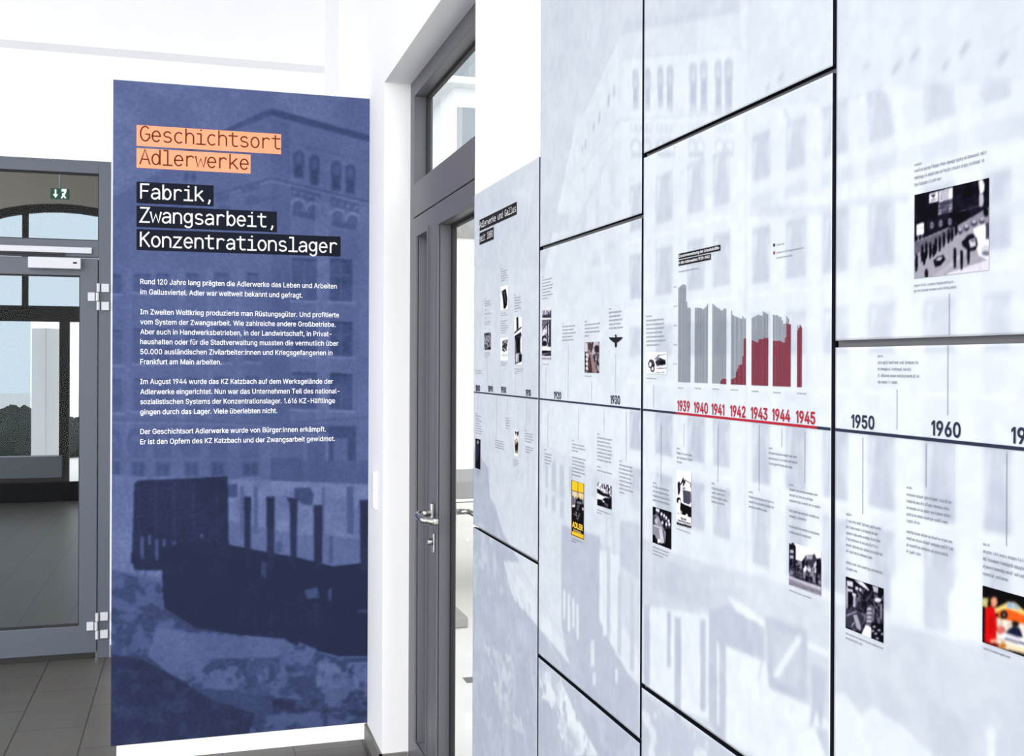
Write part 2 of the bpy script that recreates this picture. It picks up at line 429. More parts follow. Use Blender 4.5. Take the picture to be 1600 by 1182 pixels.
# ------------------------------------------------------------------ lettering
# grotesque letter outlines: character, advance, then contours of x y pairs in 1/500 units
LETTERS = """ 94|
,94|19 -60,34 36,68 36,42 -60
-227|168 122,168 94,57 94,57 122
.94|48 -2,31 4,25 20,31 37,48 43,64 37,71 20,64 4
0227|113 -3,87 0,65 12,47 31,34 57,29 77,25 101,24 127,25 153,29 177,35 197,48 223,65 242,87 254,113 258,139 254,161 242,179 223,192 197,198 177,201 153,203 127,201 101,198 77,192 57,179 31,162 12,140 0|113 25,131 28,145 37,157 52,165 72,170 97,172 127,170 157,165 182,157 203,145 218,131 227,113 230,96 227,82 218,70 203,62 182,56 157,55 127,56 97,62 72,70 52,82 37,96 28
1132|74 0,74 218,28 180,28 214,76 254,106 254,106 0
2227|32 0,32 24,117 114,141 141,155 163,160 186,159 198,154 209,137 224,112 230,98 228,86 224,77 216,69 207,65 195,64 181,33 181,35 202,43 221,55 237,72 248,91 255,112 258,134 255,153 248,169 237,181 223,188 205,191 186,185 159,179 145,168 129,133 90,76 30,76 28,195 28,195 0
3227|109 -3,87 -1,66 5,49 15,35 29,26 46,22 66,55 66,57 54,63 44,72 35,83 30,109 25,124 26,138 30,149 37,157 46,163 58,165 72,163 86,158 98,150 109,137 117,121 122,101 124,78 124,78 150,144 224,144 226,35 226,35 254,186 254,186 230,106 139,106 144,132 144,154 138,172 127,185 111,194 93,196 72,194 51,185 33,172 18,154 6,133 -1
4227|20 53,20 79,123 254,155 254,54 83,54 81,207 81,207 53|141 0,141 61,141 73,141 159,171 159,171 0
5227|111 -3,89 -1,70 6,54 16,41 30,33 47,30 65,61 65,69 44,87 30,111 25,125 27,138 32,149 41,157 52,162 66,164 81,162 97,157 111,148 122,137 131,124 137,109 138,84 134,64 123,34 126,48 254,183 254,183 226,75 226,67 151,68 151,89 162,115 167,131 165,147 160,161 153,172 143,182 130,189 116,194 99,195 82,193 58,184 38,171 21,154 8,134 -1
6227|113 -3,91 -1,71 7,55 20,42 37,34 58,32 81,34 100,40 119,51 142,69 170,126 254,161 254,75 131,73 131,83 144,98 153,117 157,139 155,158 147,173 136,185 120,192 101,194 79,192 56,184 36,171 20,155 7,135 -1|113 24,127 26,139 31,149 40,157 51,162 64,164 79,162 94,157 107,149 118,139 126,127 131,113 133,99 131,87 126,77 118,69 107,64 94,62 79,64 64,69 51,77 40,87 31,99 26
7227|48 0,162 224,162 226,31 226,31 254,195 254,195 224,82 0
8227|113 -3,89 -1,68 6,50 17,37 31,29 48,26 68,28 83,33 98,40 110,51 121,63 128,76 132,76 133,59 141,46 154,38 171,35 190,38 209,45 225,57 239,73 249,92 256,113 258,134 256,153 249,169 239,181 225,188 209,191 190,188 171,180 154,167 141,150 133,150 132,164 128,176 121,186 110,194 98,199 83,200 68,198 48,189 31,176 17,158 6,137 -1|113 25,129 26,142 30,153 37,161 46,167 57,168 69,167 83,161 94,153 104,141 111,128 116,113 118,98 116,85 111,73 104,65 94,59 83,58 69,59 57,64 46,73 37,84 30,97 26|113 145,137 150,154 165,158 176,160 188,154 210,138 225,113 230,89 225,72 210,68 200,66 188,68 176,72 165,89 150
9227|113 258,135 255,155 247,171 234,184 217,192 197,194 173,192 155,186 135,175 112,158 84,100 0,65 0,151 124,154 124,144 111,128 101,109 97,87 100,69 107,53 119,41 134,34 154,32 176,34 198,42 218,55 235,71 247,91 255|113 230,99 228,87 223,77 215,69 204,64 191,63 176,64 161,69 148,77 137,87 129,99 123,113 122,127 123,139 129,149 137,157 147,162 160,164 175,162 190,157 204,150 215,139 223,127 228
:94|48 -2,31 4,25 20,31 37,48 43,64 37,71 20,64 4|48 135,31 142,25 158,31 174,48 181,64 174,71 158,64 142
A240|8 0,101 254,138 254,231 0,198 0,144 151,132 186,116 239,123 239,106 185,95 151,43 0|55 71,55 99,185 99,185 71
B228|30 0,30 254,121 254,145 252,164 245,180 235,190 221,197 205,199 187,198 172,193 160,178 143,157 133,157 131,170 129,182 123,192 114,201 102,207 86,209 68,207 50,200 33,189 20,172 9,151 2,123 0|62 29,122 29,148 31,165 40,175 53,178 68,176 81,171 92,163 102,153 109,140 114,124 115,62 115|62 143,119 143,132 144,144 148,162 163,166 174,168 186,165 202,156 214,141 223,120 226,62 226
D251|109 0,48 0,48 29,107 29,136 31,159 40,177 55,189 75,197 99,200 128,197 156,190 180,177 200,160 214,138 223,110 226,47 226,47 254,113 254,136 253,157 248,176 239,200 221,217 196,225 175,229 153,231 128,229 102,224 80,217 59,206 42,192 27,175 15,156 7,134 2|62 254,62 0,30 0,30 254
E209|30 0,30 254,186 254,186 226,62 226,62 143,178 143,178 114,62 114,62 29,188 29,188 0
F205|30 0,30 254,185 254,185 226,62 226,62 139,173 139,173 111,62 111,62 0
G260|134 -3,113 -2,93 4,75 13,59 25,45 40,35 58,27 78,22 102,20 127,22 153,27 176,35 197,45 215,59 230,74 242,92 251,112 256,132 258,152 256,170 252,187 245,202 235,214 222,225 208,232 192,237 174,204 174,194 197,178 213,158 224,133 228,111 225,92 216,75 202,62 182,54 157,52 127,54 97,63 72,75 53,92 38,112 29,134 26,155 29,172 36,187 47,198 62,205 80,207 101,217 100,141 100,141 128,239 128,239 100,236 71,225 45,209 25,188 9,163 0
H258|30 0,30 254,62 254,62 144,196 144,196 254,228 254,228 0,196 0,196 116,62 116,62 0
I150|16 0,16 29,59 29,59 226,16 226,16 254,135 254,135 226,91 226,91 29,135 29,135 0
J198|93 -3,62 2,38 16,26 31,19 50,17 73,17 86,49 86,49 73,52 52,61 37,75 28,93 25,110 28,124 37,133 52,136 73,136 254,168 254,168 73,166 50,159 31,147 16,123 2
K233|52 73,52 108,70 131,87 152,106 172,182 254,224 254,116 138,114 138|30 0,30 254,62 254,62 167,62 112,62 97,62 0|186 0,94 130,114 155,224 0
L197|30 0,30 254,62 254,62 29,181 29,181 0
M314|30 0,30 254,76 254,139 94,144 79,150 61,156 42,161 24,154 24,159 41,165 61,171 79,176 94,238 254,284 254,284 0,252 0,252 145,252 163,253 184,253 207,253 229,256 229,249 205,241 181,234 161,228 145,171 0,143 0,85 145,80 160,72 181,65 204,56 229,59 229,60 208,60 186,61 164,61 145,61 0
N262|30 0,30 254,68 254,172 91,181 75,194 53,207 27,202 27,200 54,200 79,199 97,199 254,232 254,232 0,193 0,101 145,89 165,74 191,54 226,60 227,61 192,62 164,62 145,62 0
O267|133 -3,112 -2,93 4,75 12,59 25,46 40,35 58,27 78,22 101,20 127,22 153,27 176,35 197,46 215,59 230,75 242,93 251,112 256,133 258,155 256,174 251,192 242,208 230,221 215,232 197,240 176,245 153,247 127,245 101,240 78,232 58,221 40,208 25,192 12,174 4,155 -2|133 26,155 29,175 38,191 52,204 72,212 97,215 127,212 157,204 182,191 202,175 216,155 225,133 228,112 225,92 216,75 202,63 182,54 157,52 127,54 97,63 72,75 52,92 38,112 29
P222|30 0,30 254,118 254,144 252,166 244,183 231,195 215,202 195,204 174,202 152,195 133,183 116,166 104,144 96,118 93,55 93,55 121,116 121,134 123,149 128,159 136,167 147,171 160,172 174,171 188,167 201,159 211,148 219,134 224,116 226,62 226,62 0
R225|30 0,30 254,118 254,145 252,167 244,183 232,195 217,202 198,205 176,202 154,195 136,183 120,166 109,145 101,118 99,48 99,48 128,117 128,135 129,149 133,160 141,167 150,171 162,173 176,171 190,167 202,159 212,149 220,134 224,116 226,62 226,62 0|177 0,115 115,151 115,214 0
S223|112 -4,86 -2,64 5,46 15,32 30,23 48,19 68,52 68,55 55,62 44,71 35,83 29,112 25,128 26,143 30,155 37,165 46,171 57,173 70,171 81,166 89,148 102,122 111,92 120,64 130,43 145,30 163,26 186,29 206,37 224,51 238,69 249,90 256,114 258,137 256,158 249,175 238,189 224,197 208,200 189,169 189,163 206,151 219,134 227,112 229,97 228,84 224,73 218,64 209,59 199,58 188,60 176,65 167,85 154,106 147,132 140,156 132,179 119,189 110,197 99,202 85,204 69,201 50,193 32,180 17,162 5,139 -2
T224|16 226,16 254,208 254,208 226,128 226,128 0,96 0,96 226
U259|129 -4,101 -1,77 8,57 22,42 40,33 62,30 87,30 254,62 254,62 89,64 72,70 57,80 44,94 34,110 28,129 26,149 28,165 34,179 44,188 57,194 72,196 89,196 254,229 254,229 87,226 62,216 40,201 22,182 8,157 -1
V240|102 0,8 254,42 254,96 103,108 69,124 15,117 15,133 69,145 103,197 254,231 254,139 0
W343|78 0,8 254,41 254,82 98,88 73,93 47,98 20,95 20,100 47,106 73,112 98,153 254,190 254,231 98,237 73,243 47,249 20,244 20,249 47,255 73,261 98,302 254,335 254,265 0,228 0,184 161,176 196,168 237,175 237,167 197,159 161,115 0
Z219|21 0,21 23,137 193,153 215,170 238,174 227,143 226,111 226,20 226,20 254,198 254,198 231,84 64,67 40,49 17,45 27,76 28,107 29,200 29,200 0
a195|80 -4,63 -3,47 2,34 11,24 22,17 37,15 54,17 69,22 80,39 97,63 105,89 110,117 113,133 117,138 127,138 128,133 148,120 161,98 165,75 161,59 150,50 137,20 146,29 161,39 173,52 182,66 188,97 192,119 190,143 180,153 172,161 160,167 145,168 126,168 0,138 0,138 26,136 26,126 12,108 1,95 -3|85 23,101 24,114 29,124 37,132 47,138 69,138 95,130 91,116 88,100 86,88 84,67 79,52 70,46 52,51 36,65 26
b212|115 -4,99 -3,86 2,69 16,59 29,56 29,56 0,26 0,26 254,57 254,57 160,59 160,69 173,86 186,98 191,115 192,137 189,156 180,173 166,185 146,193 122,195 94,193 66,185 42,173 23,157 8,137 -1|110 23,126 26,140 33,150 44,158 58,163 75,164 95,163 114,158 131,150 145,140 156,126 163,110 165,94 163,81 156,70 145,62 131,58 114,56 95,58 75,63 58,70 43,81 32,94 26
c198|104 -4,79 -1,58 8,41 23,28 43,20 66,17 94,20 122,28 146,41 165,58 180,79 189,104 192,130 189,153 178,170 161,181 138,151 131,145 145,135 155,121 162,104 165,86 162,73 155,62 144,54 129,50 112,48 94,50 75,54 59,62 44,73 33,86 26,104 23,121 26,135 33,146 44,152 59,181 51,171 28,153 11,130 0
d212|98 -4,75 -1,56 8,40 23,27 42,20 66,17 94,20 122,27 146,40 166,56 180,75 189,98 192,114 191,126 186,144 173,153 160,155 160,155 254,186 254,186 0,156 0,156 29,153 29,143 16,126 2,114 -3|102 23,118 26,132 32,142 43,150 58,154 75,156 95,154 114,150 131,142 145,132 156,118 163,102 165,86 163,72 156,62 145,54 131,50 114,48 95,50 75,54 58,62 44,73 33,86 26
e202|106 -4,80 -1,58 8,41 23,28 42,20 66,17 93,20 121,28 145,40 165,58 180,78 189,103 192,118 191,133 187,147 180,160 170,170 157,179 141,184 121,186 97,186 85,37 85,37 110,169 110,155 101,153 119,149 134,141 147,131 157,118 163,103 165,87 163,73 157,62 147,54 135,50 121,48 105,48 89,50 69,55 53,64 40,76 31,90 25,106 23,127 26,143 36,153 53,182 45,177 32,168 20,156 10,141 2,125 -3
f127|114 190,114 164,3 164,3 190|40 0,40 216,42 231,48 243,57 252,68 259,80 264,94 265,111 263,121 260,114 234,107 236,97 237,85 235,77 230,72 221,71 209,71 0
g213|103 -75,84 -74,67 -70,53 -63,41 -55,25 -35,51 -20,61 -33,77 -44,103 -49,124 -46,141 -38,152 -23,156 -3,156 34,153 34,143 21,126 8,114 4,97 2,76 5,56 13,40 27,28 45,20 68,17 96,20 123,27 147,40 166,56 180,76 189,98 192,114 191,127 186,144 173,154 159,157 159,157 190,186 190,186 -4,183 -27,175 -45,162 -59,145 -68,125 -73|102 30,118 32,132 38,142 47,150 61,155 77,156 96,155 115,150 132,142 146,132 156,119 163,102 165,86 163,73 156,62 145,54 131,50 115,48 96,50 78,54 61,62 48,73 38,86 32
h205|57 113,57 0,26 0,26 254,57 254,57 144,51 144,62 166,76 181,94 189,114 192,132 190,148 184,161 174,170 160,177 142,179 120,179 0,148 0,148 118,145 137,136 152,123 161,105 165,92 163,80 159,71 151,63 141,58 129
i83|26 0,26 190,57 190,57 0|42 221,27 227,21 242,27 256,42 262,57 256,63 242,57 227
k190|55 68,55 106,60 106,142 190,180 190,92 100,89 100|26 0,26 254,57 254,57 0|147 0,74 93,96 114,186 0
l95|70 -1,50 2,37 10,29 24,26 42,26 254,57 254,57 49,60 31,73 26,80 26,85 27,90 1,81 0
m305|26 0,26 190,56 190,56 148,54 148,59 162,66 173,86 188,110 193,129 190,144 180,154 166,160 147,156 147,161 160,169 172,178 181,190 187,204 192,218 193,234 191,249 186,261 177,270 164,276 148,278 128,278 0,248 0,248 127,245 145,236 156,224 163,209 165,187 160,173 145,168 124,168 0,137 0,137 130,134 144,126 156,115 163,100 165,79 160,63 145,58 133,57 119,57 0
n205|57 113,57 0,26 0,26 190,56 190,56 144,51 144,62 166,76 181,94 189,114 192,132 190,147 184,160 174,170 160,176 142,179 120,179 0,148 0,148 118,145 137,136 152,123 161,105 165,92 163,80 159,71 151,63 141,58 129
o208|104 -4,79 -1,58 8,41 23,28 43,20 66,17 94,20 122,28 146,41 165,58 180,79 189,104 192,128 189,149 180,167 165,180 146,188 122,191 94,188 66,180 43,167 23,149 8,128 -1|104 23,121 26,135 33,146 44,154 59,158 75,160 94,158 112,154 129,146 144,135 155,121 162,104 165,86 162,73 155,62 144,54 129,50 112,48 94,50 75,54 59,62 44,73 33,86 26
p212|26 -71,26 190,56 190,56 160,59 160,69 173,86 186,98 191,115 192,137 189,156 180,173 166,185 146,193 122,195 94,193 66,185 42,173 23,157 8,137 -1,115 -4,99 -3,86 2,69 16,59 29,57 29,57 -71|110 23,126 26,140 33,150 44,158 58,163 75,164 95,163 114,158 131,150 145,140 156,126 163,110 165,94 163,81 156,70 145,62 131,58 114,56 95,58 75,63 58,70 43,81 32,94 26
r130|26 0,26 190,56 190,56 160,58 160,65 173,76 184,90 190,107 192,115 192,122 192,122 161,115 162,103 163,80 157,63 142,58 131,57 118,57 0
s183|91 -4,72 -3,56 2,42 9,31 19,23 32,18 47,47 53,53 40,62 30,75 25,91 23,108 25,122 31,131 40,134 51,127 68,106 78,75 85,52 93,36 104,27 119,23 137,26 152,33 166,43 177,58 185,74 190,94 192,112 191,127 186,140 179,149 170,157 158,162 145,134 139,121 158,110 164,94 166,78 164,65 158,57 150,54 139,56 129,62 122,86 111,115 105,137 97,153 86,162 71,166 53,163 37,156 24,145 12,130 3,112 -2
t114|102 190,102 164,3 164,3 190|32 236,63 236,63 49,68 31,85 25,93 26,101 27,107 1,96 -1,84 -2,62 1,46 11,36 26,32 46
u205|91 -3,73 -1,57 5,44 15,35 29,28 47,26 69,26 190,57 190,57 72,60 52,68 37,82 28,100 25,113 27,125 31,134 38,142 48,146 61,148 76,148 190,179 190,179 0,149 0,149 46,154 46,143 23,129 8,111 0
v195|81 0,9 190,42 190,83 78,93 43,103 10,92 10,101 43,112 78,152 190,186 190,113 0
w284|69 0,11 190,44 190,67 107,77 68,88 21,82 21,93 67,103 107,126 190,158 190,181 107,191 68,201 21,196 21,206 68,217 107,240 190,272 190,215 0,184 0,159 86,152 112,145 140,138 169,145 169,138 140,131 112,124 86,99 0
y195|24 -69,31 -43,36 -44,52 -44,65 -37,75 -18,81 -1,9 190,42 190,83 78,93 43,103 10,92 10,101 43,112 78,153 190,186 190,102 -29,88 -54,70 -68,46 -73,32 -72
z190|21 0,21 23,127 160,127 161,24 161,24 190,166 190,166 165,63 30,63 28,169 28,169 0
ß221|61 181,61 0,30 0,30 181,32 204,39 224,50 239,71 253,98 258,114 256,130 251,144 243,156 231,163 216,166 197,162 175,154 161,146 149,143 136,149 121,163 108,181 94,196 76,200 64,202 50,200 34,193 21,183 10,170 3,154 -2,135 -3,104 1,82 10,94 37,109 29,133 25,149 27,161 32,168 41,171 52,165 69,150 83,132 97,117 113,113 124,111 136,115 153,124 165,132 177,136 194,133 210,125 221,113 227,98 229,82 227,71 218,63 203
ä195|80 -4,63 -3,47 2,34 11,24 22,17 37,15 54,17 69,22 80,39 97,63 105,89 110,117 113,133 117,138 127,138 128,133 148,120 161,98 165,75 161,59 150,50 137,20 146,29 161,39 173,52 182,66 188,97 192,119 190,143 180,153 172,161 160,167 145,168 126,168 0,138 0,138 26,136 26,126 12,108 1,95 -3|85 23,101 24,114 29,124 37,132 47,138 69,138 95,130 91,116 88,100 86,88 84,67 79,52 70,46 52,51 36,65 26|131 221,116 227,110 242,116 256,131 262,145 256,151 242,145 227|59 221,44 227,38 242,44 256,59 262,73 256,79 242,73 227
ü205|91 -3,73 -1,57 5,44 15,35 29,28 47,26 69,26 190,57 190,57 72,60 52,68 37,82 28,100 25,113 27,125 31,134 38,142 48,146 61,148 76,148 190,179 190,179 0,149 0,149 46,154 46,143 23,129 8,111 0|138 221,124 227,118 242,124 256,138 262,153 256,159 242,153 227|67 221,52 227,46 242,52 256,67 262,81 256,87 242,81 227
–175|175 122,175 94,0 94,0 122"""
FACE = {}
for _ln in LETTERS.split('\n'):
    _c, _p = _ln[0], _ln[1:].split('|')
    FACE[_c] = (int(_p[0]), [[tuple(int(t) / 500 for t in q.split()) for q in k.split(',')] for k in _p[1:] if k])
_gc = {}
def thicken(c, d):                    # move an outline outwards by d (corners limited)
    n, out = len(c), []
    for k in range(n):
        (xa, ya), (x, y), (xb, yb) = c[k - 1], c[k], c[(k + 1) % n]
        l0, l1 = math.hypot(x - xa, y - ya) or 1, math.hypot(xb - x, yb - y) or 1
        n0, n1 = (-(y - ya) / l0, (x - xa) / l0), (-(yb - y) / l1, (xb - x) / l1)
        bx, by = n0[0] + n1[0], n0[1] + n1[1]
        m2 = bx * bx + by * by
        sc = d * min(2 / m2 if m2 > 1e-6 else 1, 1.6)
        out.append((x + bx * sc, y + by * sc))
    return out
def one_glyph(ch, bold):              # filled outline of one letter, overlapping strokes merged
    key = (ch, bold)
    if key in _gc: return _gc[key]
    vs, es, cons = [], [], []
    for c in FACE[ch][1]:
        if bold: c = thicken(c, bold)
        cons.append(c)
        n = len(vs)
        vs += [Vector(p) for p in c]
        es += [(n + k, n + (k + 1) % len(c)) for k in range(len(c))]
    if not vs:
        _gc[key] = (np.zeros((0, 2)), []); return _gc[key]
    ov, _, of = delaunay_2d_cdt(vs, es, [], 0, 1e-5)[:3]
    faces = []
    for f in of:
        x = sum(ov[i].x for i in f) / 3; y = sum(ov[i].y for i in f) / 3
        wind = 0
        for c in cons:
            for (xa, ya), (xb, yb) in zip(c, c[1:] + c[:1]):
                if (ya > y) != (yb > y) and x < (xb - xa) * (y - ya) / (yb - ya) + xa: wind += 1 if yb > ya else -1
        if wind:
            p, q, r = (ov[i] for i in f)
            faces.append(tuple(f) if (q - p).cross(r - p) > 0 else tuple(reversed(f)))
    _gc[key] = (np.array([tuple(p) for p in ov]), faces)
    return _gc[key]

def glyphs(text, bold=0.0):           # a line of lettering: verts, faces
    V, Fs, x, n = [], [], 0.0, 0
    for ch in text:
        v, f = one_glyph(ch, bold)
        if f:
            V.append(v + np.array((x, 0.0))); Fs += [tuple(i + n for i in q) for q in f]; n += len(v)
        x += FACE[ch][0] / 500
    return (np.concatenate(V) if V else np.zeros((0, 2))), Fs

CAPH = None
def text_into(mb, plane, text, s0, z, s1, cap, lift, bold=0.0):
    global CAPH
    if CAPH is None:
        hv, _ = glyphs('H'); CAPH = hv[:, 1].max() - hv[:, 1].min()
    v, f = glyphs(text, bold)
    if not len(v): return
    x = s0 + (v[:, 0] - v[:, 0].min()) / (v[:, 0].max() - v[:, 0].min()) * (s1 - s0)
    y = z + v[:, 1] / CAPH * cap
    n = len(mb.v)
    mb.add([plane.xyz(a, b, lift) for a, b in zip(x, y)], f)

def fit_text(mb, plane, text, x0, ybase, x1, cap_px, lift=0.0012, bold=0.0):     # photo pixels of the line: left, baseline at left, right
    s0, z = plane.px(x0, ybase)
    s1 = plane.px(x1, ybase)[0]
    zc = plane.px(x0, ybase - cap_px)[1]
    text_into(mb, plane, text, s0, z, s1, zc - z, lift, bold)

def arc(cx, cy, rx, ry, a0, a1, n=10):
    return [(cx + rx * math.cos(math.radians(a0 + (a1 - a0) * k / n)), cy + ry * math.sin(math.radians(a0 + (a1 - a0) * k / n))) for k in range(n + 1)]
XH, CH = 0.92, 1.28                   # single-line typewriter face, one unit per character
def _o(cx=0.5, r=0.33): return arc(cx, XH / 2, r, XH / 2, 0, 360, 24)
MONO = {
 'G': [arc(.52, CH / 2, .38, CH / 2, 48, 335, 22)[:-1] + [(.87, .28), (.87, .60), (.56, .60)]],
 'A': [[(.1, 0), (.5, CH), (.9, 0)], [(.24, .42), (.76, .42)]],
 'F': [[(.18, 0), (.18, CH), (.84, CH)], [(.18, .68), (.74, .68)]],
 'Z': [[(.14, CH), (.84, CH), (.12, 0), (.88, 0)]],
 'K': [[(.16, 0), (.16, CH)], [(.84, CH), (.18, .56)], [(.38, .72), (.88, 0)]],
 'e': [[(.18, .48), (.83, .48)] + arc(.5, XH / 2, .33, XH / 2, 4, 318, 22)],
 's': [arc(.5, .69, .28, .23, 30, 200, 10) + arc(.5, .70, .30, .24, 210, 270, 4)[1:] + arc(.5, .23, .31, .23, 82, -150, 14)],
 'c': [arc(.53, XH / 2, .35, XH / 2, 50, 310, 20)],
 'h': [[(.18, 0), (.18, CH)], [(.18, .55)] + arc(.5, .57, .32, .35, 175, 0, 12) + [(.82, 0)]],
 'n': [[(.18, 0), (.18, XH)], [(.18, .55)] + arc(.5, .57, .32, .35, 175, 0, 12) + [(.82, 0)]],
 'u': [[(.18, XH), (.18, .35)] + arc(.5, .35, .32, .35, 180, 355, 12), [(.82, XH), (.82, 0)]],
 'i': [[(.2, XH), (.52, XH), (.52, 0)], [(.14, 0), (.88, 0)], [(.5, CH - .06), (.53, CH + .0)]],
 'l': [[(.2, CH), (.52, CH), (.52, 0)], [(.14, 0), (.88, 0)]],
 't': [[(.42, CH - .08), (.42, .25)] + arc(.62, .25, .2, .25, 180, 275, 8) + [(.84, .02)], [(.12, XH), (.82, XH)]],
 'o': [_o()],
 'r': [[(.26, 0), (.26, XH)], [(.26, .5)] + arc(.58, .55, .32, .37, 170, 45, 10)],
 'd': [_o(.46, .3), [(.8, 0), (.8, CH)]],
 'b': [_o(.54, .3), [(.2, 0), (.2, CH)]],
 'g': [arc(.47, .52, .3, .4, 0, 360, 22), [(.8, XH), (.8, -.08)] + arc(.5, -.08, .3, .26, 0, -150, 10)],
 'a': [arc(.5, .62, .3, .3, 150, 0, 10) + [(.8, 0)], [(.8, .52), (.45, .50)] + arc(.42, .25, .26, .25, 100, 290, 14) + [(.8, .22)]],
 'w': [[(.06, XH), (.26, 0), (.5, .74), (.74, 0), (.94, XH)]],
 'k': [[(.2, 0), (.2, CH)], [(.78, XH), (.22, .36)], [(.42, .52), (.86, 0)]],
 'z': [[(.18, XH), (.80, XH), (.16, 0), (.84, 0)]],
 'm': [[(.1, 0), (.1, XH)], arc(.3, .68, .2, .24, 175, 0, 8) + [(.5, 0)], arc(.7, .68, .2, .24, 175, 0, 8) + [(.9, 0)]],
 'f': [[(.42, 0), (.42, .95)] + arc(.64, .98, .22, .30, 180, 70, 8), [(.14, XH * .9), (.8, XH * .9)]],
 ',': [[(.5, .1), (.5, -.02), (.4, -.24)]],
 '1': [[(.2, .98), (.52, CH), (.52, 0)], [(.16, 0), (.88, 0)]],
 '8': [arc(.5, .97, .27, .31, 0, 360, 18), arc(.5, .34, .33, .34, 0, 360, 20)],
 '0': [arc(.5, CH / 2, .34, CH / 2, 0, 360, 24)],
}
def mono_text(mb, plane, text, s0, z, adv, unit, stroke, lift, vunit=None):
    vu = vunit or unit
    hw = stroke / 2
    for i, ch in enumerate(text):
        for j, pl in enumerate(MONO.get(ch, [])):
            q = [(s0 + i * adv + (.5 + (p[0] - .5) * 1.16) * unit, z + p[1] * vu) for p in pl]
            q = [p for k, p in enumerate(q) if k == 0 or math.hypot(p[0] - q[k - 1][0], p[1] - q[k - 1][1]) > hw * .1]
            closed = math.hypot(q[0][0] - q[-1][0], q[0][1] - q[-1][1]) < hw * .3
            if closed: q = q[:-1]
            n = len(q); Lf, Rt = [], []
            for k in range(n):
                pa, pb = (q[k - 1], q[(k + 1) % n]) if closed else (q[max(k - 1, 0)], q[min(k + 1, n - 1)])
                d0 = (q[k][0] - pa[0], q[k][1] - pa[1]); d1 = (pb[0] - q[k][0], pb[1] - q[k][1])
                l0, l1 = math.hypot(*d0), math.hypot(*d1)
                if l0 < 1e-9: d0, l0 = d1, l1
                if l1 < 1e-9: d1, l1 = d0, l0
                n0, n1 = (-d0[1] / l0, d0[0] / l0), (-d1[1] / l1, d1[0] / l1)
                bx, by = n0[0] + n1[0], n0[1] + n1[1]
                m2 = bx * bx + by * by
                sc = min(2 / m2 if m2 > 1e-6 else 1, 2.2) * hw
                ex, ey = 0.0, 0.0
                if not closed and k in (0, n - 1):            # ends run on by half a stroke
                    t = -1 if k == 0 else 1
                    ex, ey = (d1[0] / l1 * hw * .6 * t, d1[1] / l1 * hw * .6 * t)
                Lf.append((q[k][0] + bx * sc + ex, q[k][1] + by * sc + ey)); Rt.append((q[k][0] - bx * sc + ex, q[k][1] - by * sc + ey))
            m = n if closed else n - 1
            mb.add([plane.xyz(a, b, lift + .0002 * j) for a, b in Lf + Rt], [(n + k, n + (k + 1) % n, (k + 1) % n, k) for k in range(m)])

def quad(mb, plane, s0, z0, s1, z1, lift, mi=0):
    mb.add([plane.xyz(s0, z0, lift), plane.xyz(s1, z0, lift), plane.xyz(s1, z1, lift), plane.xyz(s0, z1, lift)], [(0, 1, 2, 3)], mi)

TILE, TILE_OFF = 0.284, 0.0
p1 = on_z(100, 1085, 0.0)
TILE_OFF = -p1[0]

# ------------------------------------------------------------------ materials
M = {}
M['wall'] = mat('white_plaster', (240, 240, 242), 0.85, spec=0.2, noise=0.015, scale=6, bump=0.15)
M['hall'] = mat('grey_hall_plaster', (172, 164, 152), 0.9, spec=0.1, noise=0.06, scale=3)
M['tile'] = tile_mat('grey_floor_tile')
M['skirt'] = mat('grey_skirting_tile', (112, 110, 107), 0.5, noise=0.08, scale=14)
M['frame'] = mat('grey_powder_coat', (82, 88, 100), 0.42, spec=0.4, noise=0.03, scale=90)
M['frame2'] = mat('anthracite_powder_coat', (90, 90, 96), 0.42, spec=0.4, noise=0.05, scale=120)
M['gasket'] = mat('black_rubber', (18, 18, 20), 0.6)
M['silver'] = mat('silver_paint', (205, 206, 212), 0.4, spec=0.4)
M['steel'] = mat('brushed_steel', (190, 188, 186), 0.25, metal=1.0)
M['glass'] = glass_mat('clear_glass')
M['tinted'] = glass_mat('grey_tinted_glass', (0.80, 0.83, 0.85))
M['print'] = print_mat('matt_print')
M['edge'] = mat('panel_core', (20, 22, 32), 0.7, spec=0.05)
M['back'] = mat('grey_backing', (128, 129, 132), 0.8, spec=0.05)
M['blackframe'] = mat('black_frame_paint', (12, 13, 18), 0.7, spec=0.1)
M['orange'] = mat('salmon_ink', (253, 164, 124), 0.6, spec=0.08)
M['navy'] = mat('dark_navy_ink', (20, 24, 38), 0.6, spec=0.08)
M['brown'] = mat('brown_ink', (104, 48, 30), 0.6, spec=0.08)
M['white'] = mat('white_ink', (252, 252, 255), 0.6, spec=0.08)
M['whitebase'] = mat('white_lacquer', (250, 250, 250), 0.5)
M['year'] = mat('slate_ink', (40, 47, 66), 0.6, spec=0.08)
M['red'] = mat('red_ink', (165, 36, 54), 0.6, spec=0.08)
M['darkred'] = mat('dark_red_ink', (120, 38, 56), 0.6, spec=0.08)
M['bargrey'] = mat('grey_ink', (122, 129, 140), 0.6, spec=0.08)
M['micro'] = mat('text_grey_ink', (128, 133, 143), 0.6, spec=0.08)
M['black'] = mat('black_ink', (20, 21, 27), 0.6, spec=0.08)
M['switch'] = mat('white_plastic', (246, 246, 246), 0.35)

XW = 0.72                             # wall with the door and the timeline
XP = 0.70                             # printed face of the timeline panels
YB = 4.52                             # printed face of the title board
YD = 6.17                             # end wall with the glazed door
WP, BP = WallPlane(XP), BoardPlane(YB)
def wy(px, X): return float(on_x(px, CY, X)[1])

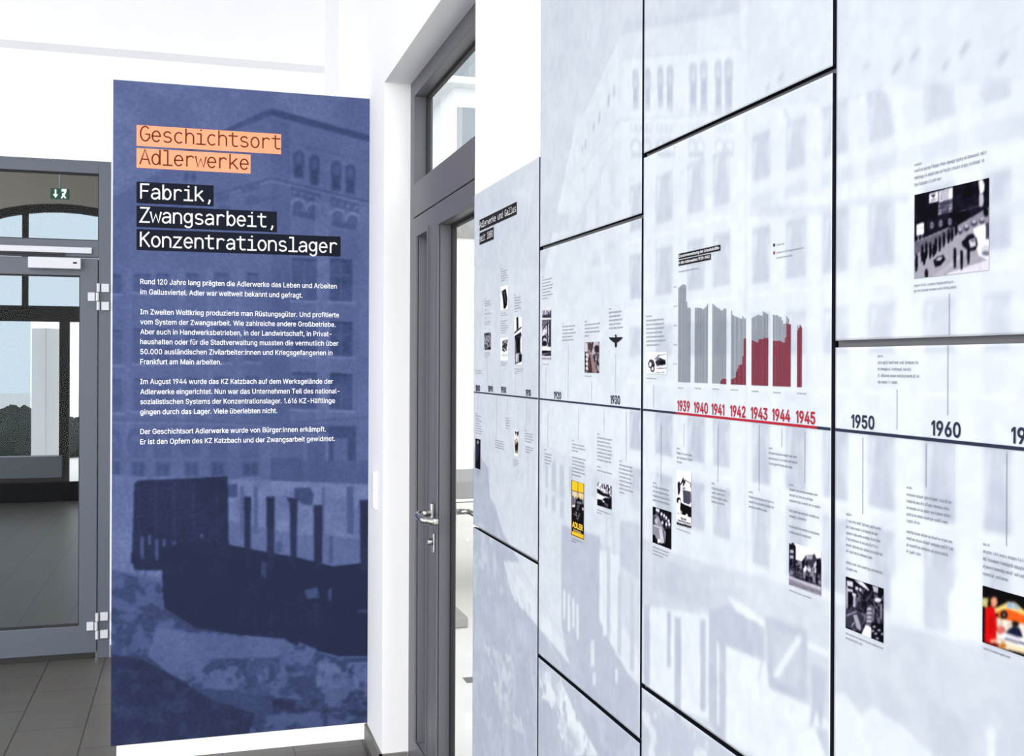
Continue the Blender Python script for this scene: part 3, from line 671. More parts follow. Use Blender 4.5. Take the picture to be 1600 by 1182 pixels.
# ------------------------------------------------------------------ room shell
y_open_far = wy(599.0, XW)            # far corner of the door opening
y_open_near = wy(741.0, XW)
z_open = float(on_x(600, 129.5, XW)[2])
REVEAL = float(y_open_far * on_x(640, CY, 1.0)[0] / on_x(640, CY, 1.0)[1]) - XW
XF = XW + REVEAL                      # face of the door frame
y_pass0, y_pass1 = YB + 0.06, wy(527, XW)
XO = XF + 0.085                       # outer face of that wall
Z_TOP, Y_BACK, X_LEFT = 4.3, -3.0, -4.6
HALL_END = 13.2

struct('floor', MB().box(X_LEFT, XO, Y_BACK, HALL_END + 0.2, -0.08, 0.0), M['tile'])
struct('ceiling', MB().box(X_LEFT, XO, -0.2, YD, Z_TOP, Z_TOP + 0.1), M['wall'])
w = MB()
w.box(XW, XO, Y_BACK, y_open_near, 0, Z_TOP)
w.box(XW, XO, y_open_near, y_open_far, z_open, Z_TOP)
w.box(XW, XO, y_open_far, y_pass0, 0, Z_TOP)
w.box(XO - 0.04, XO, y_pass0, y_pass1, 0, Z_TOP)
w.box(XW, XO, y_pass1, YD + 0.3, 0, Z_TOP)
struct('wall_right', w, M['wall'])

# end wall with the opening for the glazed door
def dx(px, py): return float(on_y(px, py, YD)[0])
def dz(px, py): return float(on_y(px, py, YD)[2])
fx1 = dx(172.3, 600)                  # right edge of the door frame
fx0 = fx1 - 1.62
fz1 = dz(120, 250.5)
w = MB()
w.box(fx1, XW, YD, YD + 0.22, 0, Z_TOP)
w.box(X_LEFT, fx0, YD, YD + 0.22, 0, Z_TOP)
w.box(fx0, fx1, YD, YD + 0.22, fz1, Z_TOP)
struct('wall_end', w, M['wall'])
zb = float(on_y(480, 105, YD)[2])
struct('trim_1', MB().prism_x([(YD, zb - 0.03), (YD, Z_TOP), (YD - 0.05, Z_TOP), (YD - 0.05, zb)], X_LEFT, XW), M['wall'])

SKH = 0.066
s_ = MB()
s_.box(XW - 0.012, XW, y_open_far - 0.012, y_pass0, 0, SKH)
s_.box(XW - 0.012, XF - 0.005, y_open_far - 0.012, y_open_far, 0, SKH)
struct('baseboard_right', s_, M['skirt'])
struct('baseboard_end', MB().box(fx1 + 0.004, XW - 0.02, YD - 0.012, YD, 0, SKH), M['skirt'])
struct('baseboard_timeline', MB().box(XW - 0.012, XW, Y_BACK, y_open_near, 0, SKH), M['skirt'])

# ------------------------------------------------------------------ glazed door at the end of the room
YF = YD - 0.004                       # front face of the fixed frame
YL = YD - 0.010                       # front face of the leaf
def fxp(px, py=600, Y=None): return float(on_y(px, py, YF if Y is None else Y)[0])
def fzp(px, py, Y=None): return float(on_y(px, py, YF if Y is None else Y)[2])
door = empty('glazed_door', ((fx0 + fx1) / 2, YD, 0), 'grey framed glass door with transom light beside the dark blue board', 'door')
zt0, zt1 = fzp(80, 374), fzp(80, 268)           # transom glass
xg = fxp(153.5)
zl = fzp(100, 402)                              # top of the leaf
f = MB()
f.box(xg, fx1, YF, YF + 0.07, 0, fz1)
f.box(fx0, fx0 + (fx1 - xg), YF, YF + 0.07, 0, fz1)
f.box(fx0 + (fx1 - xg), xg, YF, YF + 0.07, zt1, fz1)
f.box(fx0 + (fx1 - xg), xg, YF, YF + 0.07, zl + 0.004, zt0)
f.build('door_frame', M['frame'], door, bevel=0.002)
b_ = MB().frame_y(YF + 0.02, YF + 0.05, fx0 + (fx1 - xg), xg, zt0, zt1, 0.006, 0.006, 0.006, 0.006)
b_.build('transom_gasket', M['gasket'], door)
MB().box(fx0 + (fx1 - xg) + .004, xg - .004, YF + 0.032, YF + 0.038, zt0 + .004, zt1 - .004).build('transom_glass', M['tinted'], door)
xl1 = fxp(152.2, Y=YL)
xl0 = fx0 + (fx1 - xl1)
zlb = fzp(150, 1020, YL)
leaf_g1, leaf_zt, leaf_zb = fxp(124.5, Y=YL), fzp(60, 429.5, YL), fzp(90, 981, YL)
wst = xl1 - leaf_g1
leaf = MB().frame_y(YL, YL + 0.065, xl0, xl1, max(zlb, 0.006), zl - 0.004, wst, wst, leaf_zb - max(zlb, 0.006), zl - 0.004 - leaf_zt).build('door_leaf', M['frame'], door, bevel=0.0025)
MB().frame_y(YL + 0.012, YL + 0.05, xl0 + wst, leaf_g1, leaf_zb, leaf_zt, .005, .005, .005, .005).build('glass_gasket', M['gasket'], leaf)
MB().box(xl0 + wst + .003, leaf_g1 - .003, YL + 0.03, YL + 0.036, leaf_zb + .003, leaf_zt - .003).build('glass_pane', M['tinted'], leaf)
MB().box(xl0 + 0.01, xl1 - 0.01, YL + 0.01, YL + 0.05, 0.0005, max(zlb, 0.006) + .002).build('threshold_seal', M['gasket'], leaf)
# door closer: slide rail on the frame, arm and body on the leaf
rz0, rz1 = fzp(80, 395.2), fzp(80, 385.8)
MB().box(fxp(-60), fxp(143), YF - 0.022, YF, rz0, rz1).build('closer_rail', M['silver'], door, bevel=0.002)
MB().box(fxp(-40), fxp(100), YF - 0.030, YF - 0.012, rz0 - 0.012, rz0 - 0.002).build('closer_arm', M['gasket'], door, bevel=0.001)
cb = MB().box(fxp(45, Y=YL), fxp(126.5, Y=YL), YL - 0.05, YL, fzp(80, 420.5, YL), fzp(80, 403.5, YL)).build('closer_body', M['silver'], door, bevel=0.003)
MB().box(fxp(115, Y=YL), fxp(121, Y=YL), YL - 0.0508, YL - 0.05, fzp(100, 413, YL), fzp(100, 410.5, YL)).build('closer_badge', M['edge'], cb)
for (ya, yb) in ((443, 485.5), (957, 998.5)):   # three-part door hinges: two frame plates, one leaf plate and the knuckle between
    h = (yb - ya) / 3
    hb = MB()
    def hz(y): return fzp(152, y, YL)
    for k in (0, 2):
        hb.box(fxp(158, Y=YL), fxp(170, Y=YL), YL - 0.012, YF, hz(ya + h * k + 0.6), hz(ya + h * (k + 1) - 0.6))
    hb.box(fxp(137, Y=YL), fxp(148, Y=YL), YL - 0.012, YL, hz(ya + h + 0.4), hz(yb - h - 0.4))
    hinge = hb.build('hinge', M['silver'], door, bevel=0.0015)
    for k in (0, 1, 2):
        x = fxp(153.3 if k != 1 else 152.0, Y=YL)
        MB().tube([(x, YL - 0.016, hz(ya + h * k + .6)), (x, YL - 0.016, hz(ya + h * (k + 1) - .6))], 0.008).build('knuckle', M['silver'], hinge)

# ------------------------------------------------------------------ vestibule and glazed front behind that door
HR = XO
struct('wall_vestibule_right', MB().box(XW + 0.05, HR, YD + 0.3, HALL_END, 0, Z_TOP), M['hall'])
struct('ceiling_vestibule', MB().box(X_LEFT - 0.1, HR, YD + 0.22, HALL_END + 0.2, 3.9, 4.0), M['hall'])
def hx(px, py=560): return float(on_y(px, py, HALL_END)[0])
def hz_(px, py): return float(on_y(px, py, HALL_END)[2])
acx, az, AR = hx(96, 318), hz_(96, 318), 2.35
hw = 2.0
arcp = [(acx + AR * math.sin(t), az - AR + AR * math.cos(t)) for t in np.linspace(-math.asin(hw / AR), math.asin(hw / AR), 25)]
w = MB()
n = len(arcp)
up = [(x, 3.9) for x, _ in arcp]
for i in range(n - 1):
    w.prism_y([arcp[i], arcp[i + 1], up[i + 1], up[i]], HALL_END, HALL_END + 0.35)
w.box(X_LEFT - 0.1, acx - hw, HALL_END, HALL_END + 0.35, 0, 3.9)
w.box(acx + hw, HR, HALL_END, HALL_END + 0.35, 0, 3.9)
struct('wall_vestibule_end', w, M['hall'])
# glazed front: dark frame, doors and panes
wf = MB()
arc_in = [(acx + (AR - .09) * math.sin(t), az - AR + (AR - .09) * math.cos(t)) for t in np.linspace(-math.asin(hw / AR), math.asin(hw / AR), 25)]
for i in range(n - 1):
    wf.prism_y([arc_in[i], arc_in[i + 1], arcp[i + 1], arcp[i]], HALL_END + 0.05, HALL_END + 0.13)
zt = hz_(60, 490)
wf.box(acx - hw, acx + hw, HALL_END + 0.05, HALL_END + 0.13, zt - 0.09, zt + 0.09)
xm = hx(38, 340)
wf.box(xm - 0.03, xm + 0.03, HALL_END + 0.05, HALL_END + 0.13, zt, az - 0.02)
wf.box(acx - hw, acx - hw + .1, HALL_END + 0.05, HALL_END + 0.13, 0, zt + .3)
wf.box(acx + hw - .1, acx + hw, HALL_END + 0.05, HALL_END + 0.13, 0, zt + .3)
xa = hx(97, 600)
wf.box(xa - 0.035, xa + 0.07, HALL_END + 0.03, HALL_END + 0.13, 0, zt)
wf.box(xa + 0.07, acx + hw, HALL_END + 0.05, HALL_END + 0.11, 0.0, 0.22)
wf.box(hx(101), hx(104), HALL_END + 0.05, HALL_END + 0.11, 0.2, zt)
wf.box(acx - hw, xa, HALL_END + 0.02, HALL_END + 0.13, 0.0, hz_(30, 747))
struct('window_1', wf, M['blackframe'])
struct('window_1_sill', MB().box(acx - hw, xa, HALL_END - 0.06, HALL_END + 0.14, hz_(30, 747), hz_(30, 714)), M['frame'])
M['sunglass'] = glass_mat('blue_grey_solar_glass', (0.70, 0.735, 0.76))
wp_ = MB().box(acx - hw + .1, hx(46), HALL_END + 0.085, HALL_END + 0.09, hz_(30, 747), zt - .09)
wp_.prism_y([(acx - hw + .02, zt + .09), (acx + hw - .02, zt + .09)] + [(x, z - .05) for x, z in reversed(arcp) if z - .05 > zt + .1], HALL_END + 0.085, HALL_END + 0.09)
struct('window_1_pane', wp_, M['sunglass'])
# things seen through the glass
def at_y(px, py, Y): return on_y(px, py, Y)
a, b = at_y(49, 513, 14.9), at_y(94, 762, 14.9)
M['stele'] = mat('pale_grey_render', (240, 242, 244), 0.8, noise=0.03, scale=8)
pil = MB()
pw = float(b[0] - a[0])
pil.add([(a[0], 14.9, 0), (a[0] + pw * .55, 14.75, 0), (b[0], 15.0, 0), (a[0] + pw * .45, 15.2, 0),
         (a[0], 14.9, a[2]), (a[0] + pw * .55, 14.75, a[2]), (b[0], 15.0, a[2]), (a[0] + pw * .45, 15.2, a[2])],
        [(3, 2, 1, 0), (4, 5, 6, 7), (0, 1, 5, 4), (1, 2, 6, 5), (2, 3, 7, 6), (3, 0, 4, 7)])
tag(pil.build('stone_stele', M['stele'], bevel=0.01), 'tall pale grey stele standing outside beyond the glass door', 'pillar')
struct('ground_outside', MB().box(-30, 40, HALL_END + 0.2, 60, -0.1, -0.01).box(XO, 40, Y_BACK, HALL_END + 0.2, -0.1, -0.01), mat('pale_paving', (222, 218, 212), 0.9, noise=0.12, scale=2.5))
hedge = MB()
rng = random.Random(4)
for i in range(70):
    x, y = -9 + 8 * rng.random(), 19.5 + rng.random()
    s, z = 0.3 + 0.3 * rng.random(), 0.2 + 0.2 * rng.random()
    vs, fs = [], []
    for a_ in range(6):
        for b2 in range(10):
            th, ph = math.pi * (a_ + .5) / 6, 2 * math.pi * b2 / 10
            rr = s * (0.8 + 0.4 * rng.random())
            vs.append((x + rr * math.sin(th) * math.cos(ph), y + rr * math.sin(th) * math.sin(ph), max(0.0, z + rr * .8 * math.cos(th))))
    for a_ in range(5):
        for b2 in range(10):
            fs.append((a_ * 10 + b2, (a_ + 1) * 10 + b2, (a_ + 1) * 10 + (b2 + 1) % 10, a_ * 10 + (b2 + 1) % 10))
    hedge.add(vs, fs)
tag(hedge.build('hedge', mat('dark_hedge_leaves', (38, 44, 42), 0.9, noise=0.4, scale=20)), 'dark low hedge outside, far behind the glass door', 'hedge', kind='stuff')
# hanging exit sign
ye = 9.6
M['green'] = mat('exit_green', (28, 92, 66), 0.4, emit=0.25)
M['lit'] = mat('exit_white', (225, 245, 235), 0.4, emit=1.3)
A, B = at_y(78.5, 294, ye), at_y(108, 312, ye)
ex = empty('exit_sign', ((A[0] + B[0]) / 2, ye, B[2]), 'small green exit sign with arrow and running figure, above the glass door', 'sign')
MB().box(A[0], B[0], ye, ye + 0.05, B[2], A[2]).build('sign_case', M['green'], ex, bevel=0.003)
MB().tube([((A[0] + B[0]) / 2, ye + .025, A[2]), ((A[0] + B[0]) / 2, ye + .025, 3.9)], 0.008).build('hanging_rod', M['silver'], ex)
def sgn(u, v): return (A[0] + (B[0] - A[0]) * u, ye - 0.002, B[2] + (A[2] - B[2]) * v)
MB().add([sgn(.24, .9), sgn(.32, .9), sgn(.32, .45), sgn(.42, .45), sgn(.28, .1), sgn(.14, .45), sgn(.24, .45)], [tuple(range(7))]).build('arrow_symbol', M['lit'], ex)
rm = MB()
rm.add([sgn(.6, .97), sgn(.6, .72), sgn(.86, .72), sgn(.86, .97)], [(0, 1, 2, 3)])
rm.add([sgn(.78 + .06 * math.cos(k), .62 + .09 * math.sin(k)) for k in np.linspace(0, 6.28, 10)[:-1]], [tuple(range(9))])
rm.add([sgn(.68, .6), sgn(.78, .5), sgn(.76, .32), sgn(.86, .15), sgn(.78, .08), sgn(.70, .26), sgn(.62, .06), sgn(.56, .1), sgn(.64, .36), sgn(.62, .5)], [tuple(range(10))])
rm.build('running_figure', M['lit'], ex)

# ------------------------------------------------------------------ dark two-leaf door in the right wall
M['outside_wall'] = mat('white_garden_wall', (245, 245, 243), 0.9)
def gx(px): return wy(px, XF)         # Y of a pixel column on the frame's face
def gz(px, py): return float(on_x(px, py, XF)[2])
yA, yN = y_open_far, y_open_near
d2 = empty('double_door', (XF, (yA + yN) / 2, 0), 'dark grey double door with transom window, left of the timeline panels', 'door')
z_tb0, z_tb1 = gz(647, 341.7), gz(647, 288)
z_tt = gz(645, 153)
D = 0.075
fr = MB()
y_fi = gx(645.5)
y_ni = yN + (yA - y_fi)
fr.box(XF, XF + D, y_fi, yA, 0, z_open)
fr.box(XF, XF + D, yN, y_ni, 0, z_open)
fr.box(XF, XF + D, y_ni, y_fi, z_tt, z_open)
fr.box(XF, XF + D, y_ni, y_fi, z_tb0 + .004, z_tb1)
fr.build('door_frame', M['frame2'], d2, bevel=0.002)
MB().frame_x(XF + 0.048, XF + 0.062, y_ni, y_fi, z_tb1, z_tt, .008, .022, .006, .012).build('transom_gasket', M['gasket'], d2)
MB().box(XF + 0.053, XF + 0.057, y_ni + .006, y_fi - .006, z_tb1 + .004, z_tt - .004).build('transom_glass', M['glass'], d2)
y_j = gx(679.3)                       # joint of the two leaves
def leafx(name, y0, y1, gy0, gy1, label):
    z0, z1 = 0.012, z_tb0 - 0.003
    zg0, zg1 = 0.16, gz(686, 352)
    L = MB().frame_x(XF - 0.004, XF + 0.062, y0, y1, z0, z1, gy0 - y0, y1 - gy1, zg0 - z0, z1 - zg1).build(name, M['frame2'], d2, bevel=0.0025)
    tag(L, label)
    MB().frame_x(XF + 0.040, XF + 0.054, gy0, gy1, zg0, zg1, .010, .024, .010, .012).build('glass_gasket', M['gasket'], L)
    MB().frame_x(XF - 0.008, XF + 0.002, gy0 - .014, gy1 + .014, zg0 - .014, zg1 + .014, .014, .014, .014, .014).build('glazing_bead', M['frame2'], L, bevel=0.001)
    MB().box(XF + 0.045, XF + 0.049, gy0 + .006, gy1 - .006, zg0 + .006, zg1 - .006).build('glass_pane', M['glass'], L)
    MB().box(XF - 0.007, XF - 0.004, y0 + .01, y1 - .01, 0.014, 0.085).build('kick_plate', M['skirt'], L)
    return L
narrow = leafx('door_leaf', y_j + .002, y_fi - .003, gx(669.5), gx(653.0), 'narrow fixed leaf with slim glass')
wide = leafx('door_leaf', y_ni + .003, y_j - .002, y_ni + .11, gx(686.5), 'wide leaf with tall glass and lever handle')
# lever handle, inside and outside, and the lock cylinder
y_h, z_h = gx(681.6), gz(680, 801)
hd = MB()
hd.box(XF - 0.022, XF - 0.004, y_h - 0.020, y_h + 0.017, z_h - 0.034, z_h + 0.034)
handle = hd.build('lever_handle', M['steel'], wide, bevel=0.003)
pts = [(XF - 0.012, y_h, z_h), (XF - 0.045, y_h, z_h)]
pts += [(XF - 0.045 - 0.022 * math.sin(t), y_h - 0.022 + 0.022 * math.cos(t), z_h - 0.004 * t) for t in np.linspace(0.2, math.pi / 2, 6)]
pts += [(XF - 0.067, y_h - 0.11, z_h - 0.008)]
pts += [(XF - 0.067 + 0.02 * math.sin(t), y_h - 0.11 - 0.02 * (1 - math.cos(t)) - .005, z_h - 0.010) for t in np.linspace(0.2, 1.9, 6)] + [(XF - 0.026, y_h - 0.134, z_h - 0.012)]
MB().tube(pts, 0.0125).build('lever', M['steel'], handle, smooth=True)
oh = MB().box(XF + 0.062, XF + 0.072, y_h - 0.017, y_h + 0.017, z_h - 0.034, z_h + 0.034).build('outer_handle', M['steel'], wide, bevel=0.003)
MB().tube([(XF + 0.066, y_h, z_h), (XF + 0.110, y_h, z_h), (XF + 0.122, y_h - 0.01, z_h), (XF + 0.124, y_h - 0.14, z_h)], 0.0105).build('lever', M['steel'], oh, smooth=True)
z_c = gz(680, 848)
cy_ = MB().box(XF - 0.011, XF - 0.004, y_h - 0.014, y_h + 0.014, z_c - 0.034, z_c + 0.034).build('lock_plate', M['steel'], wide, bevel=0.003)
MB().tube([(XF - 0.010, y_h, z_c + .004), (XF - 0.030, y_h, z_c + .004)], 0.0125).build('lock_cylinder', M['steel'], cy_)

# outdoors behind that door
wl = MB()
struct('wall_garden', MB().box(1.6, 12, 12.0, 12.25, 0, float(on_y(725, 372, 12.0)[2])), M['outside_wall'])
struct('wall_garden_coping', MB().box(1.5, 12, 11.95, 12.3, float(on_y(725, 372, 12.0)[2]), float(on_y(725, 352, 12.0)[2])), mat('weathered_coping', (150, 148, 145), 0.9, noise=0.35, scale=9))
YH = 24.0
ha, hb2 = on_y(703, 104, YH), on_y(703, 136, YH)
bld = empty('office_building', (8.0, YH, 0), 'pale grey flat-roofed building outside, seen through the transom window', 'building')
M['facade'] = mat('pale_facade', (205, 210, 214), 0.85, noise=0.04, scale=1.5)
M['facade_dark'] = mat('grey_cladding', (132, 138, 142), 0.7, noise=0.05, scale=1.5)
MB().box(ha[0] + .1, 16, YH, YH + 8, 0, hb2[2]).build('facade', M['facade'], bld)
MB().box(ha[0] - .25, 16.2, YH - .4, YH + 8, hb2[2], ha[2] - .3).build('roof_edge', M['facade'], bld, bevel=.05)
MB().box(ha[0] + .4, 16, YH - .2, YH + 7.5, ha[2] - .3, ha[2] + .4).build('roof_cap', M['facade_dark'], bld)
wa = on_y(714, 168, YH)
MB().box(wa[0], 15, YH - .06, YH + .1, 3.6, wa[2]).build('window', M['facade_dark'], bld)
YT = 7.2
ta, tb = on_y(709, 752, YT), on_y(745, 779, YT)
tb_ = empty('garden_table', (ta[0] + .5, YT, 0), 'grey garden table outside, seen through the door glass', 'table')
tx0 = float(ta[0]) - .3
M['tablegrey'] = mat('grey_table_paint', (150, 148, 146), 0.6)
MB().box(tx0, tx0 + 1.6, YT - .02, YT + .8, float(tb[2]), float(ta[2])).build('tabletop', M['tablegrey'], tb_, bevel=0.01)
for lx in (tx0 + .05, tx0 + 1.45):
    for ly in (YT + .06, YT + .66):
        MB().box(lx, lx + .08, ly, ly + .08, -0.01, float(tb[2])).build('leg', M['tablegrey'], tb_)
YC = 6.3
ca, cb_ = on_y(711, 966, YC), on_y(732, 990, YC)
M['kerb'] = mat('grey_kerb_stone', (158, 154, 150), 0.85, noise=0.08, scale=12)
tag(MB().box(ca[0] - .25, cb_[0], YC, YC + .5, -0.01, float(ca[2])).build('kerb_stone', M['kerb'], bevel=.01), 'low grey kerb stone outside behind the door glass', 'kerb')
YW = 5.2
wa, wb = on_y(727, 1114, YW), on_y(743, 1142, YW)
tag(MB().box(wa[0], wa[0] + .12, YW, YW + .12, -0.01, float(wa[2])).build('marker_block', M['whitebase'], bevel=.01), 'small white block on the ground outside the door', 'block')

# ------------------------------------------------------------------ light switch on the pier
s1, s0 = wy(592.2, XW), wy(583.5, XW)
zs1, zs0 = float(on_x(589, 736, XW)[2]), float(on_x(589, 797, XW)[2])
ys = (s1 + s0) / 2
lsw = empty('light_switch', (XW, ys, zs0), 'white double light switch on the wall right of the dark blue board', 'switch')
MB().box(XW - 0.010, XW, ys - .043, ys + .043, zs0, zs1).build('switch_plate', M['switch'], lsw, bevel=0.003)
zm = (zs0 + zs1) / 2
for za, zb2, tilt in ((zs0 + .008, zm - .003, 1), (zm + .003, zs1 - .008, -1)):
    MB().prism_x([(ys - .035, za), (ys + .035, za), (ys + .035, zb2), (ys - .035, zb2)], XW - 0.016, XW - 0.009).build('rocker', M['switch'], lsw, bevel=0.002)

# ------------------------------------------------------------------ title board on the pier: dark blue print with heading and text
bs0, bs1 = BP.px(175.2, 600)[0], BP.px(576.3, 600)[0]
bz1, bz0 = BP.px(300, 133.6)[1], BP.px(300, 1155.0)[1]
R = Raster(BP, bs0, bs1, bz0, bz1, 0.0032, (0.56,))
# sky and building of the printed photograph
R.noise(0.05, 60, 11)
R.poly([(150, 100), (600, 100), (600, 140), (150, 128)], .60, .5)
R.view(170, 110, 3.81)
R.poly([(965, 232), (1620, 440), (1620, 2600), (-60, 2600), (-60, 800), (240, 640), (640, 385)], .52)
R.poly([(965, 232), (965, 2600), (-60, 2600), (-60, 800), (240, 640), (640, 385)], .50)
R.poly([(965, 285), (1080, 320), (1080, 2600), (965, 2600)], .46, .8)
R.poly([(965, 225), (1620, 405), (1620, 445), (965, 268)], .34)
R.poly([(965, 225), (965, 268), (640, 398), (420, 520), (400, 505), (640, 372)], .38)
R.poly([(965, 400), (1620, 560), (1620, 566), (965, 408)], .45)
for x0, x1, y0, y1 in ((1095, 1165, 480, 640), (1192, 1255, 505, 682), (1320, 1385, 540, 712), (1406, 1470, 562, 735)):
    R.ell((x0 + x1) / 2, y0 + 32, (x1 - x0) / 2, 36, .37)
    R.poly([(x0, y0 + 30), (x1, y0 + 36), (x1 - 4, y1 + 6), (x0 + 4, y1)], .37)
    R.rect(x0 + 14, y0 + 90, x1 - 14, y1 - 6, .31)
    R.ell((x0 + x1) / 2, y0 + 52, (x1 - x0) / 4, 28, .43)
R.line([(240, 860), (965, 642), (1620, 800)], 12, .41)
R.line([(240, 880), (965, 660), (1620, 818)], 8, .58)
R.line([(640, 860), (965, 760), (1080, 790)], 7, .44)
for x0, x1, y in ((1085, 1260, 690), (1320, 1490, 750)):
    R.rect(x0, y, x1, y + 56, .42, slope=.26)
    for k in range(4): R.ell(x0 + 22 + k * 43, y + 36 + k * 11, 13, 12, .54)
    for k in range(2):
        cxx = x0 + 42 + k * 90
        R.ell(cxx, y + 104 + k * 24, 44, 36, .60); R.ell(cxx, y + 118 + k * 24, 32, 30, .43)
    R.rect(x0 + 10, y + 140, x1 - 20, y + 175, .40, slope=.2)
for x0, x1, y in ((790, 900, 700), (640, 715, 755)):
    R.rect(x0, y, x1, y + 36, .43, slope=-.26); R.ell((x0 + x1) / 2 + 10, y + 75, 40, 30, .42)
for cx in (465, 510): R.poly([(cx - 22, 640), (cx, 605), (cx + 14, 640), (cx - 8, 668)], .36)
R.poly([(1228, 760), (1320, 785), (1320, 2600), (1228, 2600)], .57, .7)
R.poly([(1490, 800), (1620, 830), (1620, 2600), (1490, 2600)], .55, .6)
R.view(170, 420, 3.81)
def pane_win(x0, x1, y0, y1, d=.38):
    R.poly([(x0, y0), (x1, y0 + 6), (x1, y1 + 6), (x0, y1)], d)
    w_, h_ = x1 - x0, y1 - y0
    R.poly([(x0, y0), (x1, y0 + 6), (x1, y0 + 18), (x0, y0 + 14)], d - .08)
    R.rect(x0 + w_ * .47, y0 + 14, x0 + w_ * .53, y1, d + .10)
    R.rect(x0 + w_ * .1, y0 + h_ * .38, x1 - w_ * .1, y0 + h_ * .42, d + .07)
    R.poly([(x0 - 18, y1 + 2), (x1 + 18, y1 + 8), (x1 + 18, y1 + 22), (x0 - 18, y1 + 16)], .61)
for (y0, y1) in ((-60, 190), (312, 518), (622, 838)):
    pane_win(1090, 1238, y0 - 6, y1 - 6, .40); pane_win(1316, 1450, y0, y1, .37)
    R.noise(.07, 9, y0 + 200, where=[(1090, y0), (1450, y0), (1450, y1), (1090, y1)])
for i, (x0, x1) in enumerate(((-30, 76), (150, 250), (280, 360), (460, 536), (628, 716), (818, 892))):
    for (y0, y1) in ((10 + 6 * i * .3, 120), (340, 545), (636, 830)):
        k = abs(x0 - 965) / 965 * 40
        pane_win(x0, x1, y0 + k * .5, y1 + k * .5, .44 if y0 > 100 else .41)
for x0 in (100, 410, 585, 760): R.poly([(x0, 0), (x0 + 35, 0), (x0 + 35, 1000), (x0, 1000)], .55, .6)
R.line([(-60, 900), (500, 905), (965, 925), (1620, 880)], 14, .46)
R.line([(-60, 918), (500, 922), (965, 942)], 8, .58)
for i, cx in enumerate((15, 165, 318, 480, 655, 840)):
    R.ell(cx, 1010, 58 - i * 2, 60, .42); R.rect(cx - 58 + i * 2, 1008, cx + 58 - i * 2, 1090, .42); R.ell(cx, 1030, 36, 44, .50)
R.poly([(1030, 925), (1470, 935), (1470, 985), (1030, 975)], .44)
R.rect(1310, 940, 1470, 1240, .34); R.rect(1340, 1010, 1420, 1240, .48); R.rect(1070, 990, 1160, 1180, .45); R.rect(1180, 1000, 1290, 1180, .44)
R.view(170, 700, 2.453)
for x0, x1 in ((15, 45), (85, 140), (178, 236), (288, 346), (390, 446), (510, 575)):
    R.rect(x0, 52, x1, 110, .42); R.rect(x0 + 8, 62, (x0 + x1) / 2 - 3, 104, .36); R.rect((x0 + x1) / 2 + 3, 62, x1 - 8, 104, .36)
    R.rect(x0 - 4, -20, x1 + 4, 40, .45); R.rect(x0 - 8, 112, x1 + 8, 120, .58)
R.poly([(-10, 100), (110, 110), (120, 470), (-10, 480)], .56)
R.rect(620, 40, 742, 135, .39); R.rect(742, 50, 1010, 172, .45)
for k in range(16): R.rect(748 + k * 16, 50, 751 + k * 16, 165, .40)
R.poly([(450, 120), (1010, 140), (1010, 470), (450, 420)], .61)
R.noise(.06, 14, 5, where=[(450, 120), (1010, 140), (1010, 470), (450, 420)])
R.rect(456, 140, 492, 190, .36); R.poly([(455, 280), (520, 290), (700, 330), (990, 350), (990, 460), (455, 420)], .54)
R.poly([(712, 155), (770, 152), (785, 180), (780, 222), (740, 215), (712, 190)], .34)
R.rect(640, 360, 665, 400, .40); R.rect(845, 340, 860, 440, .42)
# wagon
R.poly([(98, 140), (110, 126), (455, 110), (460, 380), (460, 470), (98, 470), (88, 420)], .145)
for x in (110, 175, 245, 320, 412): R.rect(x, 132, x + 9, 330, .19)
for x, y0, y1 in ((122, 340, 425), (150, 332, 372), (178, 350, 430), (206, 350, 400), (244, 360, 500), (272, 380, 455), (290, 372, 420), (392, 420, 480), (412, 440, 545), (350, 330, 345)):
    R.rect(x, y0, x + 12, y1, .45, .8)
R.poly([(85, 405), (112, 405), (112, 445), (85, 445)], .12)
R.line([(112, 460), (108, 505)], 5, .3); R.line([(142, 470), (136, 512)], 5, .3)
R.poly([(205, 380), (330, 360), (455, 370), (560, 392), (720, 420), (860, 455), (1010, 438), (1010, 800), (880, 800), (760, 770), (640, 735), (480, 715), (330, 690), (205, 610)], .125)
for x0, x1, y0 in ((518, 545, 188), (604, 636, 188), (694, 722, 196), (785, 820, 220), (962, 1010, 200)): R.poly([(x0, y0), (x1, y0), (x1 - 2, 470), (x0 + 3, 470)], .17)
R.poly([(680, 190), (726, 196), (722, 215), (694, 215)], .2)
for x0, x1 in ((505, 516), (556, 570), (913, 938), (818, 826)): R.rect(x0, 150, x1, 330, .46)
R.poly([(586, 435), (605, 440), (604, 500), (582, 490)], .30); R.poly([(752, 545), (800, 535), (806, 575), (760, 580)], .36); R.poly([(840, 545), (856, 535), (856, 590), (844, 585)], .34)
for x in range(330, 900, 58): R.rect(x, 560, x + 4, 730, .17)
R.poly([(950, 620), (1010, 618), (1010, 635), (955, 634)], .3)
# ground: snow and cinders
R.poly([(-10, 460), (60, 480), (200, 520), (210, 610), (330, 690), (480, 715), (640, 735), (760, 772), (880, 805), (1010, 805), (1010, 1100), (-10, 1160)], .30)
R.splotch([(-10, 460), (205, 500), (215, 620), (-10, 600)], .47, .50, 12, 31, .8)
R.splotch([(-10, 560), (330, 690), (340, 780), (-10, 800)], .46, .47, 16, 32, .85)
R.poly([(190, 700), (480, 722), (690, 742), (720, 780), (640, 800), (420, 810), (300, 870), (220, 850), (150, 800)], .52, .75)
R.splotch([(180, 690), (700, 735), (1000, 850), (1000, 1010), (760, 985), (480, 930), (300, 920), (150, 800)], .50, .43, 13, 33, .9)
R.splotch([(380, 810), (800, 800), (800, 1000), (500, 950)], .30, .50, 10, 34, .7)
R.splotch([(780, 830), (1000, 820), (1000, 930), (800, 920)], .56, .48, 9, 35, .8)
